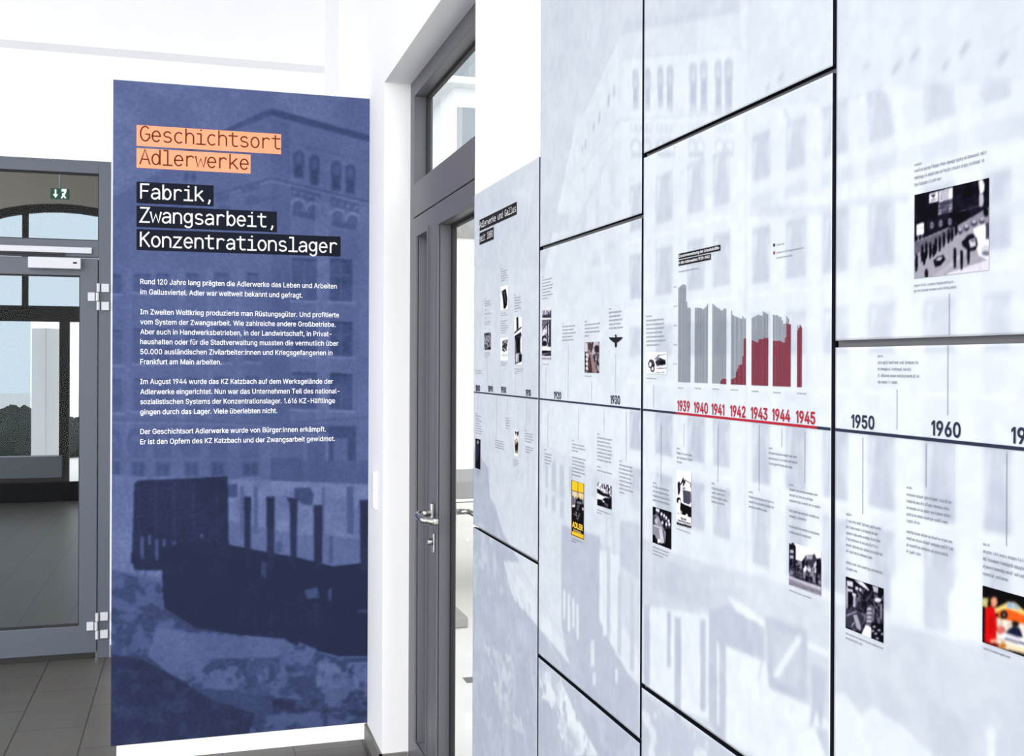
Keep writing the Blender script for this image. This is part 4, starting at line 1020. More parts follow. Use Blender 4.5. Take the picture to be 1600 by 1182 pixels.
R.poly([(-10, 790), (120, 810), (260, 880), (380, 960), (560, 1020), (540, 1100), (-10, 1160)], .17, .85)
R.splotch([(-10, 840), (300, 880), (560, 1020), (300, 1140), (-10, 1160)], .27, .56, 14, 36, .7)
R.splotch([(540, 1040), (700, 1010), (1000, 1020), (1000, 1080), (540, 1100)], .46, .42, 12, 37, .9)
R.splotch([(620, 960), (1000, 970), (1000, 1030), (640, 1020)], .16, .5, 12, 38, .7)
R.tr = None
R.blur(1.15)
R.noise(.045, 3.0, 77, 2); R.noise(.05, 42, 78, 3)
# large tonal shift of the printed picture: lighter sky, darker ground
L = np.clip(.52 + (R.a[..., 0] - .52) * 1.35, 0, 1)
ramp_x = np.array([0, .13, .30, .45, .56, .70, 1.0])
ramp = np.array([(44, 51, 80), (56, 64, 97), (70, 84, 128), (88, 101, 147), (102, 115, 162), (126, 138, 182), (170, 178, 215)], float)
RGB = np.stack([np.interp(L, ramp_x, ramp[:, k]) for k in range(3)], -1)
board = empty('display_board', ((bs0 + bs1) / 2, YB, 0), 'dark blue printed board with orange and black headings on white plinth', 'display board')
me = grid_mesh('printed_panel', BP, R.S, R.Z, RGB, 0.0, M['print'], world_loc(board), depth=0.022, edge_mat=M['whitebase'])
pp = bpy.data.objects.new('printed_panel', me); COL.objects.link(pp); pp.parent = board
px0, px1 = float(on_y(182, 1165, YB + .006)[0]), float(on_y(571.5, 1140, YB + .006)[0])
MB().box(px0, px1, YB + 0.006, YB + 0.05, 0, bz0).build('plinth', M['whitebase'], board, bevel=0.001)
MB().box(bs0 + 0.012, px1, YB + 0.0225, YB + 0.05, bz0, bz1 - 0.012).build('back_frame', M['whitebase'], board)

LB, LT = 0.0010, 0.0018
U, pit = None, None
heads = [((213.3, 439.3), 228.0, 195.3, 'Geschichtsort', 'orange', 'brown', 218.3, 219.9),
         ((213.3, 391.6), 262.2, 231.4, 'Adlerwerke', 'orange', 'brown', 218.3, 256.0),
         ((213.3, 333.8), 317.4, 284.0, 'Fabrik,', 'navy', 'white', 218.3, 309.8),
         ((213.3, 432.7), 354.7, 321.4, 'Zwangsarbeit,', 'navy', 'white', 218.3, 346.8),
         ((213.3, 532.2), 390.9, 358.0, 'Konzentrationslager', 'navy', 'white', 218.3, 384.9)]
sK0, sK1 = BP.px(219.2, 386)[0], BP.px(526.2, 386)[0]
pit = (sK1 - sK0) / 18.78
for (xa, xb), yb, yt, txt, bcol, tcol, tx, tb in heads:
    s0, z0 = BP.px(xa, yb); s1, z1 = BP.px(xb, yt)[0], BP.px(xa, yt)[1]
    hb = MB(); quad(hb, BP, s0, z0, s1, z1, LB)
    hb_o = hb.build('heading_strip', M[bcol], board)
    tag(hb_o, ('orange' if bcol == 'orange' else 'black') + ' strip with the words ' + txt.strip(','))
    tm = MB()
    sx, zb_ = BP.px(tx, tb)
    scale = 1.03 if bcol == 'orange' else 1.0
    mono_text(tm, BP, txt, sx, zb_, pit * scale, pit * scale * .93, pit * (.135 if tcol == 'brown' else .15), LT, vunit=pit * scale * 1.06)
    tm.build('heading_text', M[tcol], hb_o)
body = [('Rund 120 Jahre lang prägten die Adlerwerke das Leben und Arbeiten', 443.9, 1357), ('im Gallusviertel. Adler war weltweit bekannt und gefragt.', 460.0, 1153),
        ('Im Zweiten Weltkrieg produzierte man Rüstungsgüter. Und profitierte', 491.3, 1370), ('vom System der Zwangsarbeit. Wie zahlreiche andere Großbetriebe.', 507.0, 1350),
        ('Aber auch in Handwerksbetrieben, in der Landwirtschaft, in Privat-', 522.5, 1326), ('haushalten oder für die Stadtverwaltung mussten die vermutlich über', 538.0, 1366),
        ('50.000 ausländischen Zivilarbeiter:innen und Kriegsgefangenen in', 553.6, 1331), ('Frankfurt am Main arbeiten.', 569.4, 671),
        ('Im August 1944 wurde das KZ Katzbach auf dem Werksgelände der', 600.3, 1334), ('Adlerwerke eingerichtet. Nun war das Unternehmen Teil des national-', 616.3, 1373),
        ('sozialistischen Systems der Konzentrationslager. 1.616 KZ-Häftlinge', 632.0, 1346), ('gingen durch das Lager. Viele überlebten nicht.', 647.8, 1003),
        ('Der Geschichtsort Adlerwerke wurde von Bürger:innen erkämpft.', 678.7, 1291), ('Er ist den Opfern des KZ Katzbach und der Zwangsarbeit gewidmet.', 694.5, 1346)]
for grp in ((0, 2), (2, 8), (8, 12), (12, 14)):
    tm = MB()
    for t, y, xr in body[grp[0]:grp[1]]:
        fit_text(tm, BP, t, 219.2, y, 170 + xr / 3.81, 7.9, LB, bold=0.005)
    tm.build('text_paragraph', M['white'], board)

# ------------------------------------------------------------------ timeline panels on the right wall
GAP = 0.0078
cA, cB, cC = WP.px(842.3, 569)[0], WP.px(1003.2, 569)[0], WP.px(1302.2, 569)[0]
cL = WP.px(740.3, 569)[0]
cR = cC + (cC - cB)
zz = lambda x, y: WP.px(x, y)[1]
z_c1top = zz(842, 245.5)
z_s1 = zz(839, 879.5)                 # seams, column by column
z_s2u, z_s2l = zz(1000, 338.0), zz(1000, 1159.0)
z_s3u, z_s3l = zz(1300, 109.0), zz(1080, 1126.5)
z_s4 = zz(1450, 534.0)
ZTOPP, ZBOT = 2.78, 0.10
# one large pale picture runs over all panels
PR = Raster(WP, cL - 0.01, cR + 0.01, ZBOT - .01, ZTOPP + .01, 0.0030, (0.30,))
P = PR
P.view(740, 0, 2.814)
P.poly([(-30, -900), (2600, -900), (2600, 60), (-30, 900)], .34)                       # sky
P.poly([(-30, 800), (300, 900), (450, 520), (455, 1182), (-30, 1182)], .36)
P.poly([(650, 100), (1210, 20), (1210, 2400), (300, 2400), (300, 1250), (455, 515)], .16)   # corner building
P.poly([(650, 100), (650, 1900), (340, 1250), (455, 515)], .21)
P.poly([(650, 98), (1212, 18), (1212, 48), (650, 152)], .40)
P.poly([(650, 98), (650, 152), (490, 490), (455, 520)], .33)
P.poly([(650, 152), (1212, 50), (1212, 205), (650, 262)], .25)
P.line([(650, 262), (1212, 205)], 7, .38)
for x0, x1, y0, y1 in ((698, 725, 305, 482), (752, 778, 303, 488), (808, 834, 294, 470), (848, 878, 288, 492), (948, 982, 276, 492), (996, 1029, 268, 488), (1060, 1091, 262, 497), (1103, 1139, 258, 492)):
    P.ell((x0 + x1) / 2, y0 + 18, (x1 - x0) / 2, 20, .52); P.rect(x0, y0 + 18, x1, y0 + 90, .50)
    P.rect(x0 + 3, y0 + 80, x1 - 2, y1, .60); P.ell((x0 + x1) / 2, y0 + 60, 9, 22, .36); P.rect(x0 + 4, y1 - 30, x1 - 4, y1, .40)
P.line([(640, 528), (1212, 495)], 8, .40); P.line([(640, 540), (1212, 508)], 6, .06)
P.line([(640, 528), (470, 760)], 7, .34)
for x0, x1 in ((690, 782), (804, 888), (942, 1016), (1060, 1146)):
    P.rect(x0, 545, x1, 580, .36); 
    for k in range(4): P.ell(x0 + 12 + k * (x1 - x0 - 20) / 3, 562, 8, 11, .14)
    for k in (0, 1):
        P.ell(x0 + (x1 - x0) * (.25 + .5 * k), 640, (x1 - x0) * .26, 32, .38); P.ell(x0 + (x1 - x0) * (.25 + .5 * k), 652, (x1 - x0) * .17, 28, .14)
    P.rect(x0 + 4, 668, x1 - 4, 690, .46)
for pts in (((615, 372), (622, 378), (622, 420), (612, 432)), ((592, 412), (600, 418), (596, 470), (588, 466)), ((552, 490), (558, 494), (556, 540), (546, 548)), ((526, 540), (534, 544), (530, 572), (524, 574)), ((490, 612), (497, 616), (494, 652), (487, 652)), ((476, 640), (482, 642), (480, 670), (474, 670))):
    P.poly(pts, .58)
for k in range(9): P.poly([(625 - k * 22, 610 + k * 45), (640 - k * 22, 600 + k * 45), (600 - k * 20, 680 + k * 45), (585 - k * 20, 690 + k * 45)], .32, .7)
for x0, y0, x1, y1 in ((600, 740, 622, 900), (535, 850, 556, 1000), (470, 920, 496, 1060), (590, 1050, 625, 1100), (520, 1120, 556, 1170), (330, 1010, 420, 940)):
    P.poly([(x0, y0 + 20), (x1, y0), (x1, y1), (x0, y1)], .34, .8)
# window columns of the main front, in photograph pixels
P.tr = None
colx = ((984, 1003, -.03), (1024.5, 1050.5, 0), (1074.5, 1101, 0), (1114.5, 1141, 0), (1175.5, 1203, 0), (1228.5, 1260, 0), (1286, 1325, 0), (1357, 1398, 0), (1444, 1492, 0), (1537, 1580, 0), (1636, 1690, 0))
def slope_y(x, y): return 569 + (y - 569) * (x - 300) / 820.0          # rows run to the vanishing point of the printed front
def wpane(x0, x1, y0, y1, d=.56):
    P.poly([(x0, slope_y(x0, y0)), (x1, slope_y(x1, y0)), (x1, slope_y(x1, y1)), (x0, slope_y(x0, y1))], d)
    w_ = x1 - x0
    P.poly([(x0 + w_ * .08, slope_y(x0, y0 + 6)), (x0 + w_ * .3, slope_y(x0, y0 + 6)), (x0 + w_ * .05, slope_y(x0, y1 - 3))], .08, .55)
    P.poly([(x1 - w_ * .30, slope_y(x1, y0 + 20)), (x1 - w_ * .02, slope_y(x1, y0 + 8)), (x1 - w_ * .02, slope_y(x1, y1))], .16, .4)
    P.poly([(x0 + w_ * .48, slope_y(x0, y0)), (x0 + w_ * .54, slope_y(x0, y0)), (x0 + w_ * .54, slope_y(x0, y1)), (x0 + w_ * .48, slope_y(x0, y1))], .38, .7)
P.poly([(1166, 0), (1800, -260), (1800, 1000), (1166, 1000)], .17)
P.poly([(1003, 600), (1700, 660), (1700, 1000), (1003, 900)], .17)
for i, (x0, x1, _) in enumerate(colx):
    if x1 < 1160: rows = ((238, 322, .44), (366, 448, .46), (500, 555, .40), (656, 728, .55), (762, 838, .52))
    else: rows = ((236, 302, .46), (372, 452, .50), (496, 556, .40), (652, 742, .54), (765, 860, .50))
    for y0, y1, d in rows: wpane(x0, x1, y0, y1, d)
for y in (340, 466, 600, 742):                                    # light sills and shaded string courses
    for x0, x1, _ in colx: P.poly([(x0 - 7, slope_y(x0, y)), (x1 + 7, slope_y(x1, y)), (x1 + 7, slope_y(x1, y + 5)), (x0 - 7, slope_y(x0, y + 5))], .04)
P.poly([(1168, slope_y(1168, 322)), (1800, slope_y(1800, 322)), (1800, slope_y(1800, 346)), (1168, slope_y(1168, 342))], .34, .8)
for k in range(30):
    cx = 1180 + k * 15.5
    P.ell(cx, slope_y(cx, 356), 4.6, 6.5, .05)
for x0, x1 in ((1003, 1024), (1051, 1074), (1101, 1114), (1141, 1175), (1203, 1228), (1262, 1286), (1330, 1356), (1400, 1442), (1494, 1536)):
    P.poly([(x0 + 2, slope_y(x0, 300)), (x1 - 2, slope_y(x1, 300)), (x1 - 2, slope_y(x1, 830)), (x0 + 2, slope_y(x0, 830))], .09, .5)
P.rect(1163, 2, 1167.5, 900, .30, .6)
# roofs with dormers behind, right side
P.view(1160, 0, 2.814)
P.poly([(20, -400), (1300, -800), (1300, 330), (20, 455)], .24)
P.poly([(20, -400), (20, 320), (-10, 330), (-10, -400)], .16)
P.line([(20, 455), (400, 440), (740, 385), (1300, 332)], 9, .42)
for pts in (((150, 358), (180, 318), (172, 350), (158, 362)), ((95, 405), (122, 362), (116, 395)), ((735, 262), (770, 212), (786, 214), (750, 270)), ((868, 312), (900, 262), (918, 262), (884, 314)), ((945, 240), (985, 180), (1010, 185), (968, 248)), ((1115, 280), (1150, 225), (1175, 228), (1136, 290)), ((650, 325), (680, 275), (705, 270), (668, 330)), ((525, 300), (545, 278), (566, 276), (540, 302))):
    P.poly(pts, .62)
P.line([(1060, 222), (1238, 110)], 8, .40); P.line([(1060, 232), (1238, 122)], 5, .1)
for x0, y0 in ((175, 478), (340, 466), (540, 410), (1040, 395)):
    P.poly([(x0, y0), (x0 + 16, y0), (x0 + 42, y0 + 50), (x0 + 22, y0 + 60)], .46); P.poly([(x0 - 30, y0 + 15), (x0 - 4, y0 + 5), (x0 + 10, y0 + 50)], .08)
for x0, x1, y in ((180, 245, 576), (345, 395, 572), (550, 610, 535), (780, 860, 520), (50, 90, 585)): P.rect(x0, y, x1, y + 9, .36)
P.poly([(610, 380), (740, 375), (700, 470), (690, 900), (740, 1182), (720, 1182), (680, 640), (650, 440)], .07, .7)
P.poly([(30, 905), (395, 900), (395, 945), (30, 955)], .36, .8); P.poly([(415, 885), (730, 850), (730, 890), (415, 915)], .34, .8)
P.poly([(1090, 890), (1300, 870), (1300, 940), (1090, 950)], .32, .8)
# plinth, street and goods wagons along the bottom
P.tr = None
P.poly([(740, 640), (842, 690), (1003, 770), (1003, 1500), (740, 1500)], .30, .7)
P.view(735, 600, 3.94)
P.poly([(10, 380), (110, 520), (120, 700), (155, 760), (200, 920), (420, 1300), (420, 3000), (10, 3000)], .66)
P.poly([(10, 300), (110, 440), (260, 560), (410, 690), (410, 1090), (230, 940), (160, 760), (125, 540)], .32, .8)
for x0, x1, y0, y1 in ((345, 362, 380, 640), (380, 396, 420, 680), (280, 300, 530, 600), (310, 325, 540, 615)): P.rect(x0, y0, x1, y1, .44, .7)
for x0 in (180, 235, 290, 360, 395): P.rect(x0, 120, x0 + 6, 300, .42, .7)
P.view(840, 640, 4.547)
for x0, x1, y0, y1 in ((55, 75, 380, 560), (100, 130, 360, 590), (155, 190, 385, 640), (225, 250, 400, 620), (55, 70, 590, 700), (100, 128, 600, 730), (158, 190, 640, 780)):
    P.poly([(x0, y0 + 20), ((x0 + x1) / 2, y0), (x1, y0 + 25), (x1, y1), (x0, y1 - 10)], .50)
P.poly([(385, 500), (410, 470), (430, 490), (430, 640), (385, 620)], .42)
P.poly([(170, 820), (440, 915), (470, 1180), (165, 1180)], .58)
P.poly([(585, 810), (730, 860), (730, 1180), (585, 1060)], .50)
P.line([(0, 560), (250, 660), (500, 830), (730, 880)], 8, .36)
for x0, x1 in ((480, 500), (530, 550)): P.rect(x0, 740, x1, 1100, .40, .7)
P.view(735, 800, 3.095)
P.poly([(330, 250), (440, 300), (440, 520), (490, 740), (330, 560), (200, 400), (160, 240)], .26)
P.poly([(440, 66), (625, 120), (640, 280), (625, 420), (700, 520), (700, 690), (830, 850), (830, 1130), (480, 790), (440, 540)], .60)
for x0, x1, y0, y1 in ((448, 460, 380, 520), (470, 482, 400, 580), (492, 504, 420, 560), (512, 524, 450, 620), (582, 600, 620, 750), (592, 606, 780, 840), (640, 665, 430, 600), (700, 712, 760, 830)): P.rect(x0, y0, x1, y1, .12, .8)
P.poly([(625, 180), (720, 220), (720, 520), (820, 690), (820, 850), (760, 780), (680, 640), (622, 520)], .16)
for x0, x1, y0, y1 in ((660, 676, 160, 620), (712, 730, 300, 700), (772, 792, 340, 780)): P.poly([(x0, y0), (x1, y0 + 12), (x1, y1), (x0, y1 - 14)], .46)
P.poly([(725, 40), (820, 60), (820, 330), (725, 260)], .50)
P.poly([(10, 430), (200, 440), (330, 560), (480, 740), (830, 1140), (1000, 1300), (1000, 1900), (10, 1900)], .64)
P.line([(170, 240), (300, 480), (430, 730)], 5, .42); P.line([(235, 260), (380, 500), (470, 650)], 5, .42)
P.splotch([(200, 250), (300, 430), (490, 700), (480, 740), (330, 560), (210, 430)], .14, .46, 9, 51, .8)
P.splotch([(10, 60), (130, 60), (200, 400), (10, 400)], .42, .55, 12, 52, .7)
P.splotch([(330, 760), (420, 780), (520, 1000), (620, 1182), (470, 1182), (380, 920), (340, 900)], .10, .40, 8, 53, .95)
P.splotch([(60, 640), (200, 700), (260, 1080), (160, 1020)], .30, .52, 9, 54, .8)
P.splotch([(10, 430), (330, 560), (800, 1130), (1000, 1500), (10, 1500)], .48, .58, 14, 55, .6)
P.view(1000, 850, 3.56)
P.poly([(0, -40), (180, 50), (400, 130), (700, 190), (1060, 330), (2200, 800), (2200, 1600), (-10, 1600), (-10, 200)], .40, .75)
P.line([(180, 55), (420, 130), (700, 195), (1070, 330), (2100, 700)], 14, .32); P.line([(180, 40), (420, 115), (700, 178), (1070, 312), (2100, 680)], 9, .12)
P.poly([(70, 60), (390, 180), (390, 370), (70, 260)], .46)
P.poly([(10, 340), (380, 400), (380, 980), (160, 900), (10, 780)], .12)
P.poly([(385, 370), (480, 340), (690, 460), (690, 660), (480, 570), (470, 1100), (385, 1000)], .56)
for x0, x1, y0, y1 in ((20, 55, 340, 790), (150, 172, 380, 690), (192, 228, 410, 1000), (335, 366, 420, 930), (385, 425, 370, 1000)): P.rect(x0, y0, x1, y1, .58)
P.rect(428, 545, 440, 1010, .12)
P.poly([(480, 285), (560, 330), (690, 430), (690, 462), (540, 380)], .06); P.poly([(480, 570), (700, 660), (720, 800), (920, 890), (1060, 1000), (1060, 1400), (480, 1100)], .10)
P.poly([(700, 400), (930, 480), (930, 890), (715, 800)], .56); P.poly([(730, 470), (890, 520), (890, 830), (740, 760)], .47)
P.poly([(735, 735), (870, 520), (900, 515), (890, 555), (770, 745)], .12)
P.line([(690, 465), (680, 640), (660, 760)], 10, .5)
P.poly([(930, 545), (1070, 610), (1070, 640), (930, 580)], .10)
P.ell(985, 700, 34, 24, .52); P.poly([(955, 710), (1040, 705), (1030, 830), (1010, 1020), (998, 1020), (985, 900), (960, 1020), (940, 1025), (960, 880)], .56)
P.poly([(970, 1020), (1050, 1040), (1060, 1200), (1030, 1182)], .46)
P.poly([(0, 860), (40, 850), (160, 960), (400, 1080), (620, 1250), (620, 1600), (0, 1600)], .52)
P.splotch([(0, 860), (160, 960), (400, 1080), (520, 1182), (0, 1300)], .14, .60, 9, 56, .8)
P.view(1290, 850, 3.56)
P.poly([(340, 470), (600, 500), (1104, 690), (2000, 1000), (2000, 1700), (340, 1700)], .40, .6)
P.line([(340, 465), (600, 520), (1104, 700), (1600, 880)], 14, .44)
P.poly([(360, 190), (430, 130), (550, 110), (545, 470), (360, 430)], .08); P.poly([(680, 300), (760, 160), (880, 200), (880, 560), (690, 500)], .08)
P.poly([(552, 120), (730, 150), (680, 300), (680, 500), (552, 465)], .46)
P.poly([(40, 620), (120, 640), (120, 760), (40, 740)], .36)
P.poly([(110, 690), (400, 760), (430, 1000), (250, 900), (200, 960), (110, 900)], .38)
P.poly([(50, 830), (110, 830), (200, 960), (250, 905), (420, 1010), (600, 1182), (600, 1500), (50, 1500)], .13)
P.poly([(560, 860), (800, 1000), (800, 1200), (600, 1182)], .46)
P.ell(920, 1065, 28, 45, .10); P.rect(900, 1110, 940, 1300, .14)
P.tr = None
P.blur(0.7)
P.noise(.09, 5, 91, 3); P.noise(.07, 16, 93, 3); P.noise(.05, 80, 92, 3)
D = np.clip((P.a[..., 0] - .05) * 1.15, 0, 1)
WLIGHT = np.array((241, 247, 252.0)); WDARK = np.array((166, 174, 194.0))
P.a = WLIGHT * (1 - D[..., None]) + WDARK * D[..., None]

panels = {}
def panel(key, s0, s1, z0, z1, label):
    s0, s1 = s0 + GAP / 2, s1 - GAP / 2
    nS, nZ = int((s1 - s0) / 0.0032) + 2, int((z1 - z0) / 0.0032) + 2
    S, Z = np.linspace(s0, s1, nS), np.linspace(z0, z1, nZ)
    SS, ZZ = np.meshgrid(S, Z)
    org = (XP, -(s0 + s1) / 2, z0)
    me = grid_mesh('timeline_panel', WP, S, Z, PR.sample(SS, ZZ), 0.0, M['print'], org, depth=0.009, edge_mat=M['edge'])
    o = bpy.data.objects.new('timeline_panel', me); COL.objects.link(o); o.location = org
    tag(o, label, 'exhibition panel', 'timeline panels')
    panels[key] = (o, s0, s1, z0, z1)
    return o
g = GAP / 2
panel('1', cL - g, cA, z_s1 + g, z_c1top, 'pale panel with black two-line heading, leftmost and ending below the white wall')
panel('1l', cL - g, cA, ZBOT, z_s1 - g, 'leftmost lower panel, pale picture of ground without any text')
panel('2u', cA, cB, z_s2u + g, ZTOPP, 'blank pale panel with the printed roof corner, above the years 1920 and 1930')
panel('2', cA, cB, z_s2l + g, z_s2u - g, 'pale panel with the yellow poster and the years 1920 and 1930')
panel('2l', cA, cB, ZBOT, z_s2l - g, 'lower panel under the one with the yellow poster, pale snowy ground')
panel('3u', cB, cC, z_s3u + g, ZTOPP, 'blank pale panel with printed arched windows, above the bar chart')
panel('3', cB, cC, z_s3l + g, z_s3u - g, 'pale panel with the grey and red bar chart and red years')
panel('3l', cB, cC, ZBOT, z_s3l - g, 'lower panel under the one with the bar chart, no text')
panel('4u', cC, cR, z_s4 + g, ZTOPP, 'pale panel with the large black and white street photo, top right')
panel('4', cC, cR, 0.9, z_s4 - g, 'pale panel with the years 1950 and 1960 and a colour photo')
bk = MB()
e = 0.02
for s0, s1, z0, z1 in ((cL + e, cA, ZBOT + e, z_c1top - e), (cA, cB, ZBOT + e, ZTOPP - e), (cB, cC, ZBOT + e, ZTOPP - e), (cC, cR - e, 0.9 + e, ZTOPP - e)):
    bk.box(XP + 0.0095, XW - 0.0005, -s1, -s0, z0, z1)
tag(bk.build('mounting_board', M['back']), 'grey mounting board showing only through the gaps between timeline panels', 'mounting board')

L1, L2, L3 = 0.0008, 0.0014, 0.0020
def pan(k): return panels[k][0]
# timeline bar, one piece on every panel it crosses
zb_ = zz(1300, 671.0)
zh = (zz(1300, 668.8) - zz(1300, 673.4)) / 2
sr0, sr1 = WP.px(1056.5, 646)[0], WP.px(1277.5, 668)[0]
for k in ('1', '2', '3', '4'):
    o, s0, s1, z0, z1 = panels[k]
    if k == '3':
        for a_, b_2, c_, lb in ((s0, sr0, 'year', None), (sr0, sr1, 'red', 'red section of the timeline bar'), (sr1, s1, 'year', None)):
            m_ = MB(); quad(m_, WP, a_, zb_ - zh, b_2, zb_ + zh, L1); tag(m_.build('timeline_bar', M[c_], o), lb)
    else:
        m_ = MB(); quad(m_, WP, s0 + (.004 if k == '1' else 0), zb_ - zh, s1, zb_ + zh, L1); m_.build('timeline_bar', M['year'], o)
for k, t, x0, yb, x1, cap, c in (('1', '1880', 743.3, 610.9, 750.4, 8.8, 'year'), ('1', '1890', 763.0, 611.8, 770.4, 8.6, 'year'), ('1', '1900', 783.0, 613.8, 791.3, 9.2, 'year'), ('1', '1910', 821.8, 618.6, 829.8, 9.6, 'year'),
                                ('2', '1920', 865.8, 622.6, 877, 10.4, 'year'), ('2', '1930', 954.4, 630.6, 969.2, 12.4, 'year'),
                                ('3', '1939', 1059, 641.6, 1078.2, 15.3, 'red'), ('3', '1940', 1084.8, 644.5, 1106.6, 15.6, 'red'), ('3', '1941', 1112.3, 647.2, 1132.2, 15.9, 'red'), ('3', '1942', 1141.5, 650.3, 1165.4, 16.4, 'red'),
                                ('3', '1943', 1173.8, 653.6, 1199.8, 16.9, 'red'), ('3', '1944', 1207.2, 656.5, 1235.2, 17.3, 'red'), ('3', '1945', 1244.4, 660.2, 1274.4, 17.9, 'red'),
                                ('4', '1950', 1331, 667.6, 1367, 19.2, 'year'), ('4', '1960', 1456.2, 679.6, 1502, 21.8, 'year'), ('4', '1970', 1581, 692.0, 1638, 24.0, 'year')):
    m_ = MB(); fit_text(m_, WP, t, x0, yb, x1, cap, L1, bold=0.022); m_.build('year_number', M[c], pan(k))
# headings in typewriter face on black strips
def strip(k, x0, yt, x1, yb, text, face, stroke=.13):
    o = pan(k)
    s0, z1 = WP.px(x0, yt); z0 = WP.px(x0, yb)[1]; s1 = WP.px(x1, yb)[0]
    m_ = MB(); quad(m_, WP, s0, z0, s1, z1, L1); hs = m_.build('heading_strip', M['black'], o)
    m_ = MB()
    if face == 'mono':
        n_ = len(text); adv = (s1 - s0) / (n_ + .35)
        vu = (z1 - z0) * .52 / 1.28
        mono_text(m_, WP, text, s0 + adv * .2, z0 + (z1 - z0) * .25, adv, adv * .92, adv * stroke, L2, vunit=vu)
    else:
        d = s1 - s0
        text_into(m_, WP, text, s0 + d * .02, z0 + (z1 - z0) * .27, s1 - d * .02, (z1 - z0) * .5, L2, .004)
    m_.build('heading_text', M['white'], hs)
strip('1', 749.8, 344.0, 807.6, 361.5, 'Adlerwerke und Gallus', 'mono', .10)
strip('1', 749.8, 364.5, 771.6, 383.0, 'seit 1880', 'mono', .10)
strip('3', 1061.0, 397.0, 1126.2, 405.4, 'Zusammensetzung der Arbeitskräfte', 'sans')
strip('3', 1061.0, 407.0, 1111.2, 415.8, 'in den Adlerwerken 1939–1945', 'sans')
# paragraphs: small print, too small to read in the photograph
RT = random.Random(12)
def micro(k, x0, yt, lines, xs, pitch, head=None, name='caption_text', colour='micro', dense=1.0):
    """rows of letter-sized strokes; yt = middle of the first row at its left end, pitch = row distance there, xs = right ends"""
    m_ = MB()
    s0 = WP.px(x0, yt)[0]
    for i in range(lines):
        y = yt + pitch * i
        z = WP.px(x0, y)[1]
        hgt = (WP.px(x0, y)[1] - WP.px(x0, y + pitch)[1])
        xh = hgt * .36
        s1 = WP.px(xs[i % len(xs)] if i < len(xs) else xs[-1], y)[0]
        a_ = s0
        while a_ < s1 - xh:
            for _ in range(RT.randint(2, 9)):
                wdt = xh * RT.choice((.5, .62, .62, .7))
                if a_ + wdt > s1: break
                kind = RT.random(); st = xh * .17
                lo, hi = z - xh / 2, z + xh / 2
                if kind < .22: hi += xh * .45
                elif kind < .32: lo -= xh * .4
                quad(m_, WP, a_, lo, a_ + st, hi, L1)
                if kind > .15: quad(m_, WP, a_ + wdt - st * 1.3, z - xh / 2, a_ + wdt - st * .3, z + xh / 2, L1)
                if RT.random() < .7: quad(m_, WP, a_ + st, z + xh / 2 - st, a_ + wdt - st * 1.3, z + xh / 2, L1)
                if RT.random() < .6: quad(m_, WP, a_ + st, z - xh / 2, a_ + wdt - st * 1.3, z - xh / 2 + st, L1)
                if RT.random() < .3: quad(m_, WP, a_ + st, z - st / 2, a_ + wdt - st * 1.3, z + st / 2, L1)
                a_ += wdt + xh * .14
            a_ += xh * .5
    if m_.f: return m_.build(name, M[colour], pan(k))
